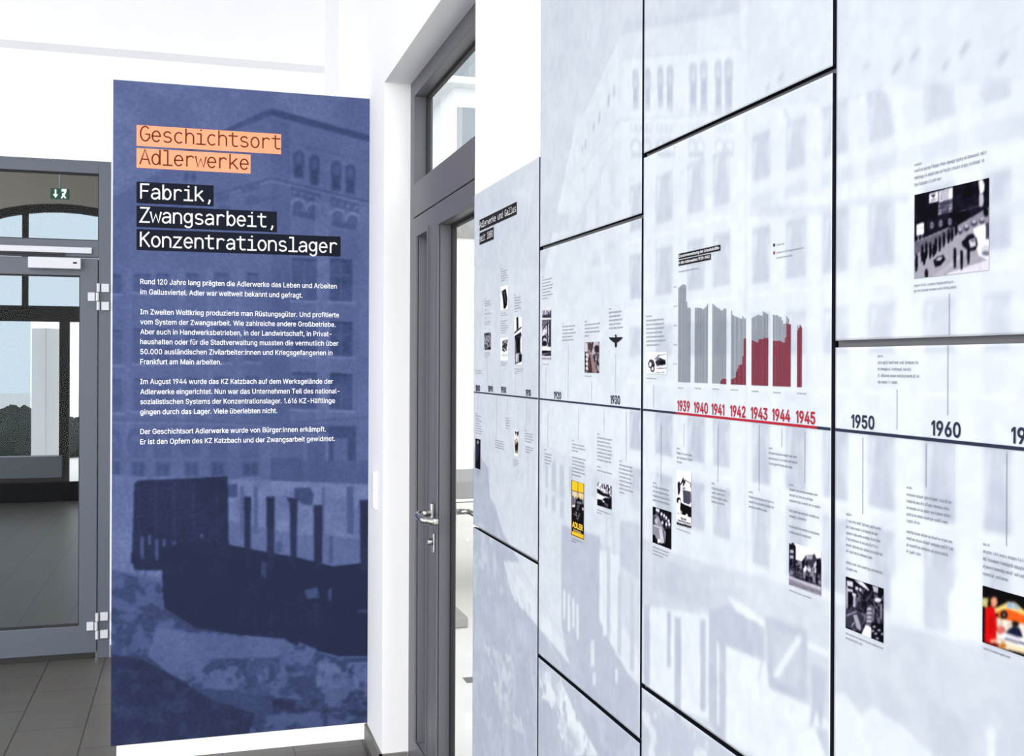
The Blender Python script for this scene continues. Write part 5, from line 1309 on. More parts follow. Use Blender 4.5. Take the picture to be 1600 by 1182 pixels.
MICRO = [
 ('1', 783, 421, 1, (786,), 4), ('1', 783, 425, 5, (793, 791, 793, 794, 789), 3.6), ('1', 757.5, 467.5, 1, (760,), 3.6), ('1', 757.5, 471.5, 3, (767, 766, 768), 3.3), ('1', 757.5, 485, 1, (760,), 3.3), ('1', 757.5, 491.5, 1, (768,), 3.3),
 ('1', 757.5, 497, 1, (760,), 3.3), ('1', 757.5, 504, 2, (767, 765), 3.4), ('1', 757.5, 513, 1, (759.5,), 3.3), ('1', 783, 490, 2, (791, 794), 3.4), ('1', 783, 502.5, 6, (793.5, 790, 793, 794, 792, 791), 3.6),
 ('1', 804.2, 462, 1, (806.5,), 4), ('1', 804.2, 466, 6, (814, 813.5, 815, 812, 814, 809), 4.2), ('1', 757.5, 552, 3, (766, 767, 763), 3), ('1', 783, 567.5, 2, (792, 790), 3.2), ('1', 804.2, 577, 3, (818, 816.5, 809), 3.3), ('1', 743.2, 579.5, 2, (752, 753), 3.6),
 ('1', 743.2, 646, 9, (746, 752, 750, 753, 751, 753, 752, 754, 752), 3.8), ('1', 790, 653.5, 5, (795, 797, 796, 797, 794), 3.8), ('1', 774, 683.5, 1, (776,), 3.8), ('1', 774, 688, 4, (787, 788, 787, 788.5), 3.6), ('1', 802.5, 718.5, 4, (810, 811, 810, 806), 3.3),
 ('1', 820.6, 673, 1, (823,), 3.8), ('1', 820.6, 677.5, 4, (833, 832.5, 834, 831), 4.0), ('1', 821, 698, 3, (834, 833, 829), 4), ('1', 743.5, 735.5, 3, (750, 749, 747), 3.6),
 ('2', 847.5, 433.5, 1, (850.5,), 4.5), ('2', 847.5, 438.5, 7, (863, 861, 864, 863.5, 861, 864, 857), 4.8), ('2', 847.5, 569.5, 1, (858,), 3.6), ('2', 879, 506.5, 1, (881.5,), 4.5), ('2', 879, 511, 5, (899, 896, 900, 895, 897.5), 5.3),
 ('2', 914, 503, 1, (917.5,), 4.6), ('2', 914, 508, 4, (938.5, 936, 938.5, 921), 5.8), ('2', 914, 588, 1, (925,), 3.6), ('2', 952, 483.5, 1, (956,), 5), ('2', 952, 489, 5, (972.5, 970, 972.5, 971, 974), 6.1),
 ('2', 851.5, 703, 1, (854,), 5), ('2', 851.5, 709, 4, (862.5, 862, 862.5, 860), 4.8), ('2', 894.2, 688.5, 1, (897,), 5), ('2', 894.2, 694, 3, (914.5, 915, 904), 5), ('2', 894.2, 714.5, 6, (916, 914, 915, 913, 915.5, 908), 5.4),
 ('2', 933.5, 678.5, 1, (937.5,), 5.5), ('2', 933.5, 684, 7, (957, 954, 957.5, 956.5, 957, 955, 956), 5.7), ('2', 933.5, 729, 1, (940,), 5), ('2', 933.5, 735, 1, (957,), 5), ('2', 968.2, 720.5, 1, (972,), 5.5), ('2', 968.2, 726.5, 8, (989, 988.5, 990, 987, 989, 986, 990, 977), 6.1),
 ('2', 893.5, 841, 2, (911, 901), 4.2), ('2', 933, 796.5, 2, (955, 941), 4.4),
 ('3', 1010.5, 495, 1, (1019,), 6), ('3', 1010.5, 501.5, 7, (1038, 1038, 1039, 1035, 1038.5, 1040, 1031), 6.4), ('3', 1010.5, 591.5, 1, (1027,), 4), ('3', 1061, 425, 1, (1092,), 5.2),
 ('3', 1214, 383.2, 1, (1226.5,), 5.2), ('3', 1214, 395.3, 1, (1257.5,), 5.4), ('3', 1214, 403.5, 1, (1238,), 5.2),
 ('3', 1053, 449, 1, (1058.5,), 4.5), ('3', 1053, 479, 1, (1058.5,), 4.5), ('3', 1053, 509, 1, (1058.5,), 4.5), ('3', 1053, 539, 1, (1058.5,), 4.5), ('3', 1053, 569, 1, (1058.5,), 4.5),
 ('3', 1060, 606.5, 1, (1069,), 4.6), ('3', 1086, 607, 1, (1096,), 4.7), ('3', 1113.5, 608, 1, (1124,), 4.8), ('3', 1143, 609.5, 1, (1154,), 4.9), ('3', 1175, 611.5, 1, (1187,), 5), ('3', 1208.5, 613.5, 1, (1221,), 5.2), ('3', 1246, 615, 1, (1261,), 5.4),
 ('3', 1058, 701, 1, (1063,), 6), ('3', 1058, 708, 3, (1083, 1082.5, 1067.5), 7), ('3', 1020.5, 754.5, 1, (1025.5,), 6), ('3', 1020.5, 760.5, 4, (1046.5, 1046, 1048.5, 1048), 6.9), ('3', 1020.3, 854.5, 3, (1047.5, 1045, 1037), 5.2), ('3', 1058, 826.5, 1, (1080,), 4.8),
 ('3', 1112.3, 755.5, 1, (1117,), 6.2), ('3', 1112.3, 763, 4, (1136, 1133, 1137.5, 1132.5), 6.9), ('3', 1170.8, 768.8, 1, (1178,), 6.4), ('3', 1170.8, 776.5, 3, (1210, 1210.5, 1201), 7.6), ('3', 1201.8, 700.5, 1, (1208.5,), 6.4), ('3', 1201.8, 708, 3, (1246, 1247, 1239), 8.2),
 ('3', 1234, 757.5, 1, (1241,), 6.6), ('3', 1234, 765, 3, (1280, 1272.5, 1283), 8.6), ('3', 1233.6, 798, 2, (1280.5, 1261), 8.4), ('3', 1233.6, 822.5, 2, (1281, 1269), 8.6), ('3', 1234, 922.5, 1, (1269,), 5),
 ('4u', 1429.8, 258.3, 1, (1442.5,), 9), ('4u', 1429.8, 267.8, 3, (1543.5, 1540.5, 1475), 10.8), ('4u', 1429, 447, 2, (1491, 1495.5), 8.2),
 ('4', 1372.3, 557, 1, (1381,), 8.6), ('4', 1372.3, 567, 4, (1437.5, 1428, 1437, 1404), 10.1), ('4', 1323, 803.5, 1, (1331,), 8.4), ('4', 1323, 814, 6, (1378, 1372, 1376, 1373, 1381, 1365), 9.4), ('4', 1323, 879, 2, (1381, 1340.5), 9.4),
 ('4', 1417.4, 762, 1, (1427,), 8.8), ('4', 1417.4, 773, 5, (1487, 1484, 1489, 1482, 1438.5), 10.2), ('4', 1417.4, 831, 4, (1489, 1491, 1484, 1441.5), 10.2), ('4', 1322.3, 990, 2, (1381, 1348), 7.0), ('4', 1537, 850.5, 1, (1547.5,), 9.6), ('4', 1537, 862, 4, (1640, 1633, 1640, 1578), 11.6), ('4', 1537, 1013, 1, (1581,), 8.6)]
for k, x0, y, n_, xs, pitch in MICRO: micro(k, x0, y, n_, xs, pitch)
# thin marker lines between captions and timeline
for k, x, ya, yb in (('1', 747, 617, 644), ('1', 762, 560, 602), ('1', 806, 586, 617), ('1', 777, 620, 680), ('1', 793, 620, 650), ('1', 823, 628, 670),
                     ('2', 853.3, 574, 619), ('2', 888.4, 540, 622), ('2', 924.8, 596, 628), ('2', 962.4, 553, 612), ('2', 856.3, 646, 700), ('2', 904.4, 640, 687), ('2', 944.4, 642, 677), ('2', 979.2, 643, 720),
                     ('3', 1021.6, 602, 637), ('3', 1033.6, 664, 754), ('3', 1069.2, 662, 699), ('3', 1122.6, 664, 754), ('3', 1187.0, 664, 768), ('3', 1222.3, 670, 699), ('3', 1258.4, 675, 756),
                     ('4', 1402.5, 609, 671), ('4u', 1484.2, 459, 524), ('4', 1482, 540, 649), ('4', 1349, 684, 804), ('4', 1448, 694, 762), ('4', 1574, 707, 854)):
    s_0, za = WP.px(x, ya); zb2 = WP.px(x, yb)[1]
    m_ = MB(); quad(m_, WP, s_0 - .0004, zb2, s_0 + .0004, za, L1); m_.build('marker_line', M['micro'], pan(k))

# bar chart: thin bars, grey total and red share
ch = empty('bar_chart', (0, 0, 0)); bpy.data.objects.remove(ch)
def zoomE(x, y): return (1000 + x / 3.694, 360 + y / 3.694)
groups = [(222, 295, 878, [332, 325, 320, 315, 312, 313, 318, 412, 444, 447, 450], None),
          (318, 395, 880, [447, 449, 446, 449, 447, 450, 452, 455, 452, 446, 438, 426], None),
          (419, 501, 884, [424, 430, 437, 443, 447, 450, 454, 464, 462, 456, 450, 453], [None] * 7 + [866, 857, 856, 855, 857]),
          (527, 614, 888, [464, 488, 492, 496, 499, 501, 504, 508, 510, 495, 506, 510], [858, 857, 853, 848, 815, 798, 778, 776, 773, 726, 625, 622]),
          (646, 743, 893, [507, 502, 497, 492, 489, 487, 493, 494, 468, 472, 478, 484], [633, 638, 642, 645, 648, 629, 626, 628, 626, 618, 622, 621]),
          (769, 873, 898, [487, 490, 488, 492, 500, 499, 520, 540, 536, 497, 510, 545], [638, 636, 640, 636, 637, 640, 645, 648, 618, 538, 540, 543]),
          (909, 937, 902, [549, 560, 544, 556], [575, 562, 550, 560])]
zb0 = WP.px(*zoomE(222, 878))[1]
gb, rb = MB(), MB()
for x0, x1, yb, tot, red in groups:
    sA_, sB_ = WP.px(*zoomE(x0, yb))[0], WP.px(*zoomE(x1, yb))[0]
    n_ = len(tot); w_ = (sB_ - sA_) / n_
    for i in range(n_):
        xm_ = x0 + (x1 - x0) * (i + .5) / n_
        zt_ = WP.px(*zoomE(xm_, tot[i]))[1]
        zr_ = WP.px(*zoomE(xm_, red[i]))[1] if red and red[i] else zb0
        a_ = sA_ + w_ * i
        if zr_ > zb0 + .0005: quad(rb, WP, a_, zb0, a_ + w_ * .80, zr_, L1)
        if zt_ > zr_ + .0005: quad(gb, WP, a_, zr_ + .0004, a_ + w_ * .50, zt_, L1)
tag(gb.build('chart_bars', M['bargrey'], pan('3')), 'grey bars of the chart')
tag(rb.build('chart_bars', M['darkred'], pan('3')), 'dark red bars of the chart')
for y, c in ((383.4, 'black'), (395.6, 'red')):
    s0, z0 = WP.px(1209, y + 2.2); s1, z1 = WP.px(1211.4, y)[0], WP.px(1209, y - 2.2)[1]
    m_ = MB(); quad(m_, WP, s0, z0, s1, z1, L1); m_.build('legend_square', M[c], pan('3'))

# ------------------------------------------------------------------ printed pictures on the panels
def pic(k, x0, yt, x1, yb, base, cell, lift=L1):
    s0, z1 = WP.px(x0, yt); z0 = WP.px(x0, yb)[1]; s1 = WP.px(x1, yt)[0]
    r = Raster(WP, s0, s1, z0, z1, cell, base)
    return r
def done(k, r, label, blur=.7):
    if blur: r.blur(blur)
    r.a = np.clip(150 + (r.a - 150) * 1.16, 8, 255)
    return sheet('photo_print', r, pan(k), L1, label)
K, Wt, G1, G2, G3 = (20, 19, 30), (243, 241, 249), (78, 76, 92), (130, 128, 145), (190, 188, 202)

# street with parked cars (large, top right)
r = pic('4u', 1430.0, 305.0, 1546.3, 435.6, (150, 146, 160), 0.0011).view(1420, 230, 4.727)
r.poly([(40, 340), (600, 215), (600, 440), (330, 600), (40, 720)], (24, 22, 34))
r.splotch([(40, 340), (600, 215), (600, 440), (330, 600), (40, 720)], (40, 38, 52), .52, 10, 1, .8)
r.poly([(520, 250), (548, 235), (565, 280), (560, 330), (530, 350)], Wt); r.poly([(525, 350), (555, 340), (560, 400), (550, 440), (525, 440)], G3)
r.poly([(155, 345), (222, 328), (222, 400), (155, 416)], Wt); r.poly([(165, 362), (185, 350), (205, 352), (192, 366), (188, 380), (182, 368)], K); r.line([(165, 395), (215, 383)], 9, G2)
r.poly([(226, 325), (328, 298), (328, 380), (226, 408)], Wt)
for i, y in enumerate((345, 362, 379, 396)): r.line([(236, y - 8), (300, y - 26)], 9, G2)
r.poly([(220, 412), (328, 385), (328, 478), (220, 500)], (60, 58, 74))
for i in range(7):
    r.line([(222, 425 + i * 12), (246, 419 + i * 12)], 6, G3); r.line([(300, 408 + i * 12), (326, 401 + i * 12)], 6, G3)
    r.line([(250, 418 + i * 12), (296, 407 + i * 12)], 5, G2)
r.line([(370, 478), (520, 436)], 7, G2, .6)
r.poly([(62, 572), (116, 557), (118, 640), (62, 655)], Wt); r.line([(66, 605), (112, 592)], 9, G3); r.rect(70, 650, 80, 700, G2); r.rect(98, 645, 106, 690, G2)
for cx, cy in ((175, 578), (240, 565), (308, 552)): r.ell(cx, cy, 16, 26, G2); r.rect(cx - 14, cy - 5, cx + 14, cy + 4, G1)
r.poly([(40, 715), (290, 600), (340, 590), (340, 640), (240, 690), (40, 800)], (112, 108, 122)); r.line([(40, 708), (300, 598)], 6, G3)
r.poly([(40, 800), (260, 700), (430, 620), (530, 560), (575, 640), (600, 700), (600, 1000), (40, 1000)], (168, 164, 176))
r.poly([(480, 610), (560, 560), (600, 640), (600, 840), (520, 800), (500, 720)], (236, 232, 240))
r.poly([(300, 930), (600, 830), (600, 1000), (230, 1000)], (222, 216, 226)); r.poly([(150, 990), (420, 760), (440, 770), (200, 1000)], (186, 182, 192))
for i, (cx, cy) in enumerate(((62, 860), (105, 790), (135, 770), (165, 770), (205, 735), (235, 720), (265, 690), (300, 665), (325, 650), (355, 610), (120, 830), (190, 770))):
    h = 58 - i * 2
    r.poly([(cx - 9, cy - h), (cx + 8, cy - h - 4), (cx + 11, cy + 12), (cx + 3, cy + h), (cx - 8, cy + h + 6), (cx - 12, cy + 8)], (24, 22, 34)); r.ell(cx - 2, cy - h - 6, 9, 12, (52, 50, 62))
for cx, cy, w_ in ((430, 590, 22), (487, 556, 24), (545, 540, 20), (385, 615, 16)): r.ell(cx, cy + 6, w_, 26, G1); r.ell(cx, cy - 6, w_ * .7, 13, G3)
r.poly([(395, 700), (420, 680), (440, 650), (480, 640), (505, 670), (515, 720), (500, 760), (450, 770), (400, 730)], (30, 28, 38)); r.poly([(448, 690), (495, 668), (502, 730), (460, 745)], (210, 206, 216)); r.ell(478, 690, 18, 14, G2)
r.poly([(185, 840), (215, 812), (262, 795), (276, 830), (240, 875), (200, 888)], (26, 24, 34)); r.poly([(200, 838), (225, 815), (258, 808), (240, 838)], G3)
for cx, cy, h in ((345, 820, 75), (395, 835, 72), (445, 805, 60)): r.poly([(cx - 9, cy - h), (cx + 9, cy - h), (cx + 12, cy), (cx + 6, cy + h), (cx - 6, cy + h), (cx - 11, cy)], (30, 28, 36))
r.ell(135, 935, 13, 36, (30, 28, 36)); r.ell(575, 765, 34, 40, (205, 202, 212)); r.ell(575, 785, 30, 18, G2); r.ell(575, 480, 20, 36, K); r.rect(576, 250, 602, 440, (34, 32, 44)); r.rect(575, 560, 598, 680, G1)
r.noise(12, 3, 2)
done('4u', r, 'large black and white photo of a street with parked cars')

# factory hall
r = pic('4', 1322.4, 901, 1381.6, 981.6, (58, 55, 70), 0.0010).view(1310, 880, 8.444)
r.splotch([(100, 170), (610, 300), (610, 1060), (100, 860)], (110, 107, 122), .5, 6, 3, .9)
r.splotch([(100, 170), (610, 300), (610, 1060), (100, 860)], (24, 22, 34), .55, 5, 4, .9)
r.poly([(100, 170), (340, 240), (420, 360), (340, 350), (110, 235)], (24, 22, 34)); r.poly([(340, 245), (440, 275), (480, 360), (420, 370)], K); r.poly([(215, 220), (330, 250), (420, 360), (400, 365), (280, 280)], (226, 224, 234))
r.poly([(455, 300), (535, 320), (525, 400), (475, 380)], G3); r.poly([(530, 305), (610, 320), (610, 430), (540, 420)], K); r.ell(530, 490, 46, 28, (220, 218, 228))
for x0, y0, x1, y1 in ((120, 230, 200, 300), (125, 335, 200, 370), (170, 390, 240, 430), (230, 310, 270, 350), (285, 330, 310, 370)): r.rect(x0, y0, x1, y1, (214, 212, 224), slope=.25)
r.poly([(112, 300), (132, 305), (132, 600), (112, 600)], G3); r.rect(205, 430, 232, 580, G3)
r.rect(138, 390, 190, 460, K); r.rect(140, 480, 190, 540, K)
r.poly([(110, 600), (300, 640), (330, 900), (110, 850)], (70, 68, 84)); r.line([(110, 700), (250, 640)], 14, G3)
r.poly([(200, 690), (250, 680), (300, 820), (300, 900), (250, 860)], (170, 168, 180)); r.line([(180, 840), (215, 790)], 14, G3)
r.poly([(390, 580), (440, 545), (490, 590), (470, 720), (440, 800), (370, 790)], (96, 94, 110))
for y in (610, 665, 720, 770): r.ell(415, y, 34, 20, G3); r.ell(415, y + 22, 30, 8, G1)
r.line([(470, 600), (460, 780)], 16, G2)
r.poly([(370, 815), (440, 850), (440, 1010), (310, 945)], Wt)
r.poly([(450, 780), (610, 820), (610, 1060), (450, 1000)], (30, 28, 40))
for cx, cy in ((480, 845), (545, 890), (460, 900), (500, 935), (520, 1000), (590, 940)): r.ell(cx, cy, 22, 14, G3); r.ell(cx, cy + 12, 18, 7, G1)
r.rect(560, 540, 585, 740, G2)
r.noise(16, 2.5, 5)
done('4', r, 'black and white photo of a factory hall')

# colour picture: person in red with a drawing, orange car model behind
r = pic('4', 1536.4, 915.3, 1645, 1003.8, (30, 28, 34), 0.0014).view(1520, 840, 5.91)
r.poly([(90, 440), (760, 620), (760, 760), (90, 600)], (24, 26, 30)); r.poly([(90, 560), (150, 560), (140, 650), (90, 660)], (196, 190, 130))
r.poly([(200, 660), (290, 620), (330, 595), (400, 600), (470, 670), (640, 740), (640, 800), (470, 770), (330, 690), (210, 700)], (236, 206, 130))
r.poly([(310, 620), (350, 600), (400, 612), (450, 672), (330, 650)], (150, 178, 214)); r.line([(372, 605), (392, 668)], 9, (230, 214, 160))
r.poly([(230, 690), (320, 660), (640, 770), (640, 850), (420, 790), (250, 740)], (232, 104, 44)); r.poly([(230, 730), (480, 800), (480, 850), (240, 800)], (168, 92, 46))
r.ell(295, 715, 34, 42, (36, 30, 30)); r.ell(295, 715, 14, 18, (130, 120, 110)); r.ell(560, 800, 34, 42, (36, 30, 30))
r.poly([(220, 740), (470, 800), (640, 850), (640, 1100), (220, 1020)], (216, 196, 178)); r.splotch([(220, 740), (640, 850), (640, 1100), (220, 1000)], (240, 232, 224), .48, 8, 6, .9)
r.poly([(340, 850), (380, 820), (440, 840), (470, 920), (420, 930), (300, 890)], (36, 44, 70)); r.ell(400, 800, 34, 28, (52, 36, 32)); r.ell(270, 860, 40, 40, (206, 120, 110)); r.poly([(215, 740), (260, 760), (250, 800), (215, 800)], (240, 220, 210))
r.poly([(220, 920), (300, 880), (640, 990), (640, 1060), (400, 980)], (232, 230, 236)); r.line([(300, 935), (640, 1030)], 14, (58, 62, 78)); r.poly([(250, 980), (640, 1060), (640, 1120), (260, 1010)], (240, 216, 176))
r.poly([(150, 560), (180, 530), (225, 535), (238, 580), (215, 640), (175, 650)], (50, 30, 26)); r.poly([(172, 575), (200, 550), (230, 560), (232, 610), (212, 650), (180, 640)], (226, 160, 130))
r.poly([(120, 660), (165, 630), (205, 660), (225, 740), (232, 850), (215, 890), (230, 960), (200, 1000), (110, 960)], (214, 30, 30)); r.poly([(165, 720), (190, 720), (200, 880), (160, 880)], (186, 20, 24)); r.poly([(90, 640), (120, 640), (115, 960), (90, 960)], (40, 24, 26))
r.poly([(165, 945), (230, 940), (240, 975), (170, 980)], (232, 170, 140)); r.poly([(150, 970), (250, 985), (250, 1020), (150, 1000)], (120, 30, 28)); r.ell(285, 1000, 30, 24, (190, 120, 50))
r.noise(8, 3, 7)
done('4', r, 'colour photo with a person in red and an orange car')

# ruins
r = pic('3', 1233.7, 846.8, 1284.0, 914, (244, 243, 250), 0.0011).view(1220, 830, 9.85)
r.poly([(135, 170), (160, 210), (195, 165), (240, 240), (240, 440), (330, 470), (400, 370), (500, 370), (530, 350), (560, 430), (625, 420), (640, 620), (640, 900), (135, 720)], (70, 66, 82))
r.poly([(135, 200), (200, 205), (235, 240), (235, 440), (135, 450)], (34, 31, 46))
for y in (320, 405): r.poly([(148, y - 32), (205, y - 24), (205, y + 22), (148, y + 20)], (190, 188, 200))
r.splotch([(135, 430), (640, 560), (640, 880), (135, 700)], (150, 147, 160), .50, 5, 8, .9); r.splotch([(135, 430), (640, 560), (640, 880), (135, 700)], (26, 23, 38), .56, 5, 9, .9)
r.poly([(395, 370), (500, 378), (495, 440), (400, 430)], (170, 168, 178)); r.splotch([(380, 440), (560, 470), (560, 640), (380, 620)], (232, 231, 240), .52, 6, 10, .9); r.ell(410, 500, 14, 36, K)
r.poly([(560, 430), (622, 420), (640, 640), (555, 620)], (28, 26, 38)); r.poly([(350, 590), (385, 540), (405, 590), (370, 640)], Wt); r.poly([(330, 470), (375, 450), (370, 570), (345, 570)], K)
r.poly([(130, 690), (640, 870), (640, 1010), (130, 830)], (150, 146, 160)); r.poly([(130, 690), (300, 750), (640, 870), (640, 920), (130, 730)], (196, 192, 204)); r.line([(130, 800), (640, 960)], 16, (120, 117, 130)); r.line([(240, 720), (640, 850)], 20, K, .7)
r.noise(12, 2.5, 11)
done('3', r, 'black and white photo of ruins beside a road')

# crowd around a car
r = pic('3', 1020.5, 791.7, 1049.6, 847.9, (40, 37, 50), 0.0010).view(1010, 720, 7.39)
r.splotch([(75, 530), (295, 590), (295, 1020), (75, 950)], (16, 15, 24), .45, 6, 12, .9)
for cx, cy in ((145, 580), (180, 620), (235, 665), (262, 700), (210, 640), (270, 740), (125, 570), (235, 740), (190, 720)): r.ell(cx, cy, 12, 24, (226, 224, 234)); r.ell(cx, cy + 34, 13, 20, G1)
r.poly([(80, 640), (115, 620), (150, 650), (190, 760), (230, 830), (220, 960), (150, 940), (80, 850)], (150, 148, 160)); r.poly([(80, 650), (112, 632), (130, 700), (100, 760), (82, 740)], (84, 82, 96)); r.line([(82, 745), (180, 780)], 9, Wt); r.poly([(150, 790), (185, 790), (215, 950), (170, 960)], (206, 204, 214)); r.line([(200, 800), (215, 960)], 6, K)
r.ell(150, 930, 18, 24, Wt); r.ell(95, 900, 18, 40, K); r.poly([(240, 780), (290, 800), (280, 1000), (230, 960)], (18, 17, 26)); r.ell(120, 700, 20, 34, G3)
r.noise(14, 2.5, 13)
done('3', r, 'black and white photo of a crowd around a car')

# advertisement with the front of a car
r = pic('3', 1058, 733.5, 1081, 820, (248, 248, 252), 0.0009).view(1010, 720, 7.39)
r.poly([(365, 260), (385, 240), (400, 270), (430, 190), (440, 230), (460, 240), (440, 290), (400, 300), (395, 380), (370, 400)], (40, 38, 50)); r.poly([(455, 225), (510, 260), (510, 310), (480, 300)], Wt); r.line([(440, 220), (515, 262), (515, 310)], 7, K); r.poly([(395, 290), (430, 250), (420, 330), (400, 340)], Wt)
r.poly([(425, 330), (520, 360), (524, 480), (490, 520), (430, 480)], (110, 108, 122))
for i in range(6): r.line([(440 + i * 12, 350), (440 + i * 12, 490 + i * 3)], 4, K)
r.poly([(420, 300), (450, 290), (520, 330), (520, 362), (430, 338)], (236, 235, 242)); r.ell(440, 320, 18, 12, G2)
r.poly([(390, 365), (420, 350), (430, 420), (420, 490), (400, 440)], (250, 250, 252)); r.ell(378, 460, 24, 36, K); r.ell(385, 480, 12, 30, Wt)
r.poly([(400, 480), (430, 500), (524, 540), (524, 660), (410, 620), (395, 560)], K); r.line([(425, 490), (500, 520), (524, 490)], 16, Wt); r.ell(405, 600, 14, 20, G3); r.ell(470, 640, 14, 24, Wt); r.rect(355, 500, 392, 600, (250, 250, 252)); r.line([(362, 606), (385, 616)], 6, K)
r.poly([(358, 620), (524, 668), (524, 716), (358, 670)], (250, 250, 252))
for i in range(5): r.rect(405 + i * 13, 657 + i * 4, 414 + i * 13, 680 + i * 4, (40, 38, 48))
for i in range(13): r.rect(366 + i * 11.5, 680 + i * 3.4, 374 + i * 11.5, 700 + i * 3.4, (54, 52, 64))
r.poly([(355, 708), (526, 760), (526, 786), (355, 738)], (30, 28, 40)); r.line([(355, 722), (526, 772)], 3, G3)
done('3', r, 'black and white car advertisement with two bars at its foot', .5)

# drawn advertisement with an early car
r = pic('3', 1011, 551, 1042.5, 584, (250, 250, 253), 0.0010).view(1000, 360, 3.694)
r.poly([(48, 770), (60, 745), (80, 750), (90, 780), (75, 800), (55, 795)], (70, 68, 80)); r.ell(62, 775, 7, 14, Wt); r.poly([(90, 760), (115, 735), (150, 750), (152, 775), (100, 785)], (60, 58, 70)); r.line([(88, 745), (115, 722)], 4, K); r.ell(105, 742, 10, 9, G2)
r.ell(75, 800, 12, 20, (40, 38, 48)); r.ell(75, 800, 6, 11, Wt); r.ell(132, 765, 16, 12, K); r.line([(95, 785), (152, 780)], 6, G3); r.line([(98, 798), (154, 796)], 5, (84, 82, 92)); r.line([(98, 822), (146, 820)], 3, G1); r.line([(104, 725), (150, 716)], 6, G2, .8)
for i in range(7): r.ell(72 + i * 8, 735 - i * 3, 3, 2, G2)
r.noise(10, 3, 14)
done('3', r, 'drawn white advertisement with an early motor car', .5)

# yellow poster
Y_ = (250, 200, 58)
r = pic('2', 893.5, 750.4, 912.9, 836.2, Y_, 0.00085).view(880, 740, 9.844)
r.poly([(140, 340), (325, 380), (325, 940), (140, 880)], (34, 31, 36))
r.poly([(140, 260), (325, 310), (325, 420), (250, 470), (140, 500)], (206, 196, 178)); r.poly([(140, 340), (250, 370), (240, 480), (140, 520)], (118, 122, 130)); r.poly([(250, 360), (325, 360), (325, 480), (260, 470)], (150, 152, 156))
for x in (170, 212, 260, 300): r.rect(x, 280 + (x - 140) * .27, x + 26, 370 + (x - 140) * .2, (250, 220, 150), .9)
r.poly([(140, 490), (190, 480), (190, 520), (140, 520)], (226, 222, 214)); r.poly([(296, 530), (325, 530), (325, 575), (300, 570)], (210, 206, 200))
r.poly([(205, 410), (235, 370), (300, 410), (305, 520), (270, 560), (280, 640), (225, 740), (160, 660), (190, 560), (190, 480)], (30, 29, 36)); r.poly([(215, 430), (290, 440), (285, 480), (212, 460)], (128, 126, 134)); r.line([(240, 385), (295, 415)], 7, (150, 148, 156)); r.poly([(222, 470), (262, 480), (240, 580), (205, 560)], (84, 82, 92))
r.splotch([(160, 620), (200, 580), (275, 620), (230, 730)], (140, 138, 146), .5, 3, 15, .9)
r.poly([(136, 880), (326, 940), (326, 1025), (136, 942)], Y_)
r.line([(136, 880), (326, 942)], 9, (40, 34, 30)); r.line([(136, 104), (326, 156)], 10, (40, 34, 30)); r.line([(136, 262), (326, 312)], 8, (60, 50, 40)); r.line([(232, 128), (232, 380)], 7, (90, 72, 40)); r.line([(138, 100), (138, 950)], 8, (50, 42, 34)); r.line([(322, 150), (322, 1020)], 8, (50, 42, 34)); r.line([(136, 940), (326, 1018)], 9, (40, 34, 30))
po = done('2', r, 'yellow poster with a black typewriter', .5)
m_ = MB()
def pz(x, y): return (880 + x / 9.844, 740 + y / 9.844)
x0_, y0_ = pz(150, 818); x1_, _ = pz(312, 878)
fit_text(m_, WP, 'ADLER', x0_, y0_, x1_, 8.2, L2, bold=0.03)
m_.build('poster_lettering', mat('poster_yellow_ink', Y_, .5), po)
m_ = MB(); x0_, y0_ = pz(166, 888); x1_, _ = pz(290, 930)
for i in range(8):
    sa, z_ = WP.px(x0_ + (x1_ - x0_) * i / 8, y0_); sb = WP.px(x0_ + (x1_ - x0_) * (i + .72) / 8, y0_)[0]
    zb_l = WP.px(x0_, y0_)[1]; h_ = WP.px(x0_, y0_ - 4)[1] - zb_l; t_ = (sb - sa) * .3
    quad(m_, WP, sa, zb_l, sa + t_, zb_l + h_, L2); quad(m_, WP, sb - t_, zb_l, sb, zb_l + h_, L2)
    if i % 3: quad(m_, WP, sa, zb_l + h_ * .8, sb, zb_l + h_, L2)
    if i % 2: quad(m_, WP, sa, zb_l, sb, zb_l + h_ * .2, L2)
m_.build('poster_lettering', mat('poster_cream_ink', (220, 190, 110), .5), po)

# street scene below the poster's right
r = pic('2', 933.3, 753, 956.3, 789.6, (238, 237, 245), 0.0010).view(880, 740, 9.844)
r.splotch([(525, 130), (750, 130), (750, 380), (525, 240)], (60, 58, 72), .57, 5, 16, .9)
r.poly([(528, 235), (570, 255), (620, 300), (680, 320), (750, 370), (750, 385), (600, 340), (528, 300)], K); r.poly([(530, 395), (600, 410), (650, 375), (750, 385), (750, 560), (530, 490)], (24, 22, 34)); r.poly([(640, 440), (700, 480), (690, 530), (640, 480)], (96, 94, 108)); r.poly([(600, 400), (650, 440), (620, 450)], Wt)
r.line([(540, 140), (690, 135)], 7, K); r.rect(690, 150, 704, 310, (50, 48, 60)); r.rect(636, 170, 648, 240, K); r.ell(610, 180, 20, 16, G2); r.rect(738, 150, 748, 300, G1)
r.noise(14, 2.2, 17)
done('2', r, 'black and white street scene with tall houses')

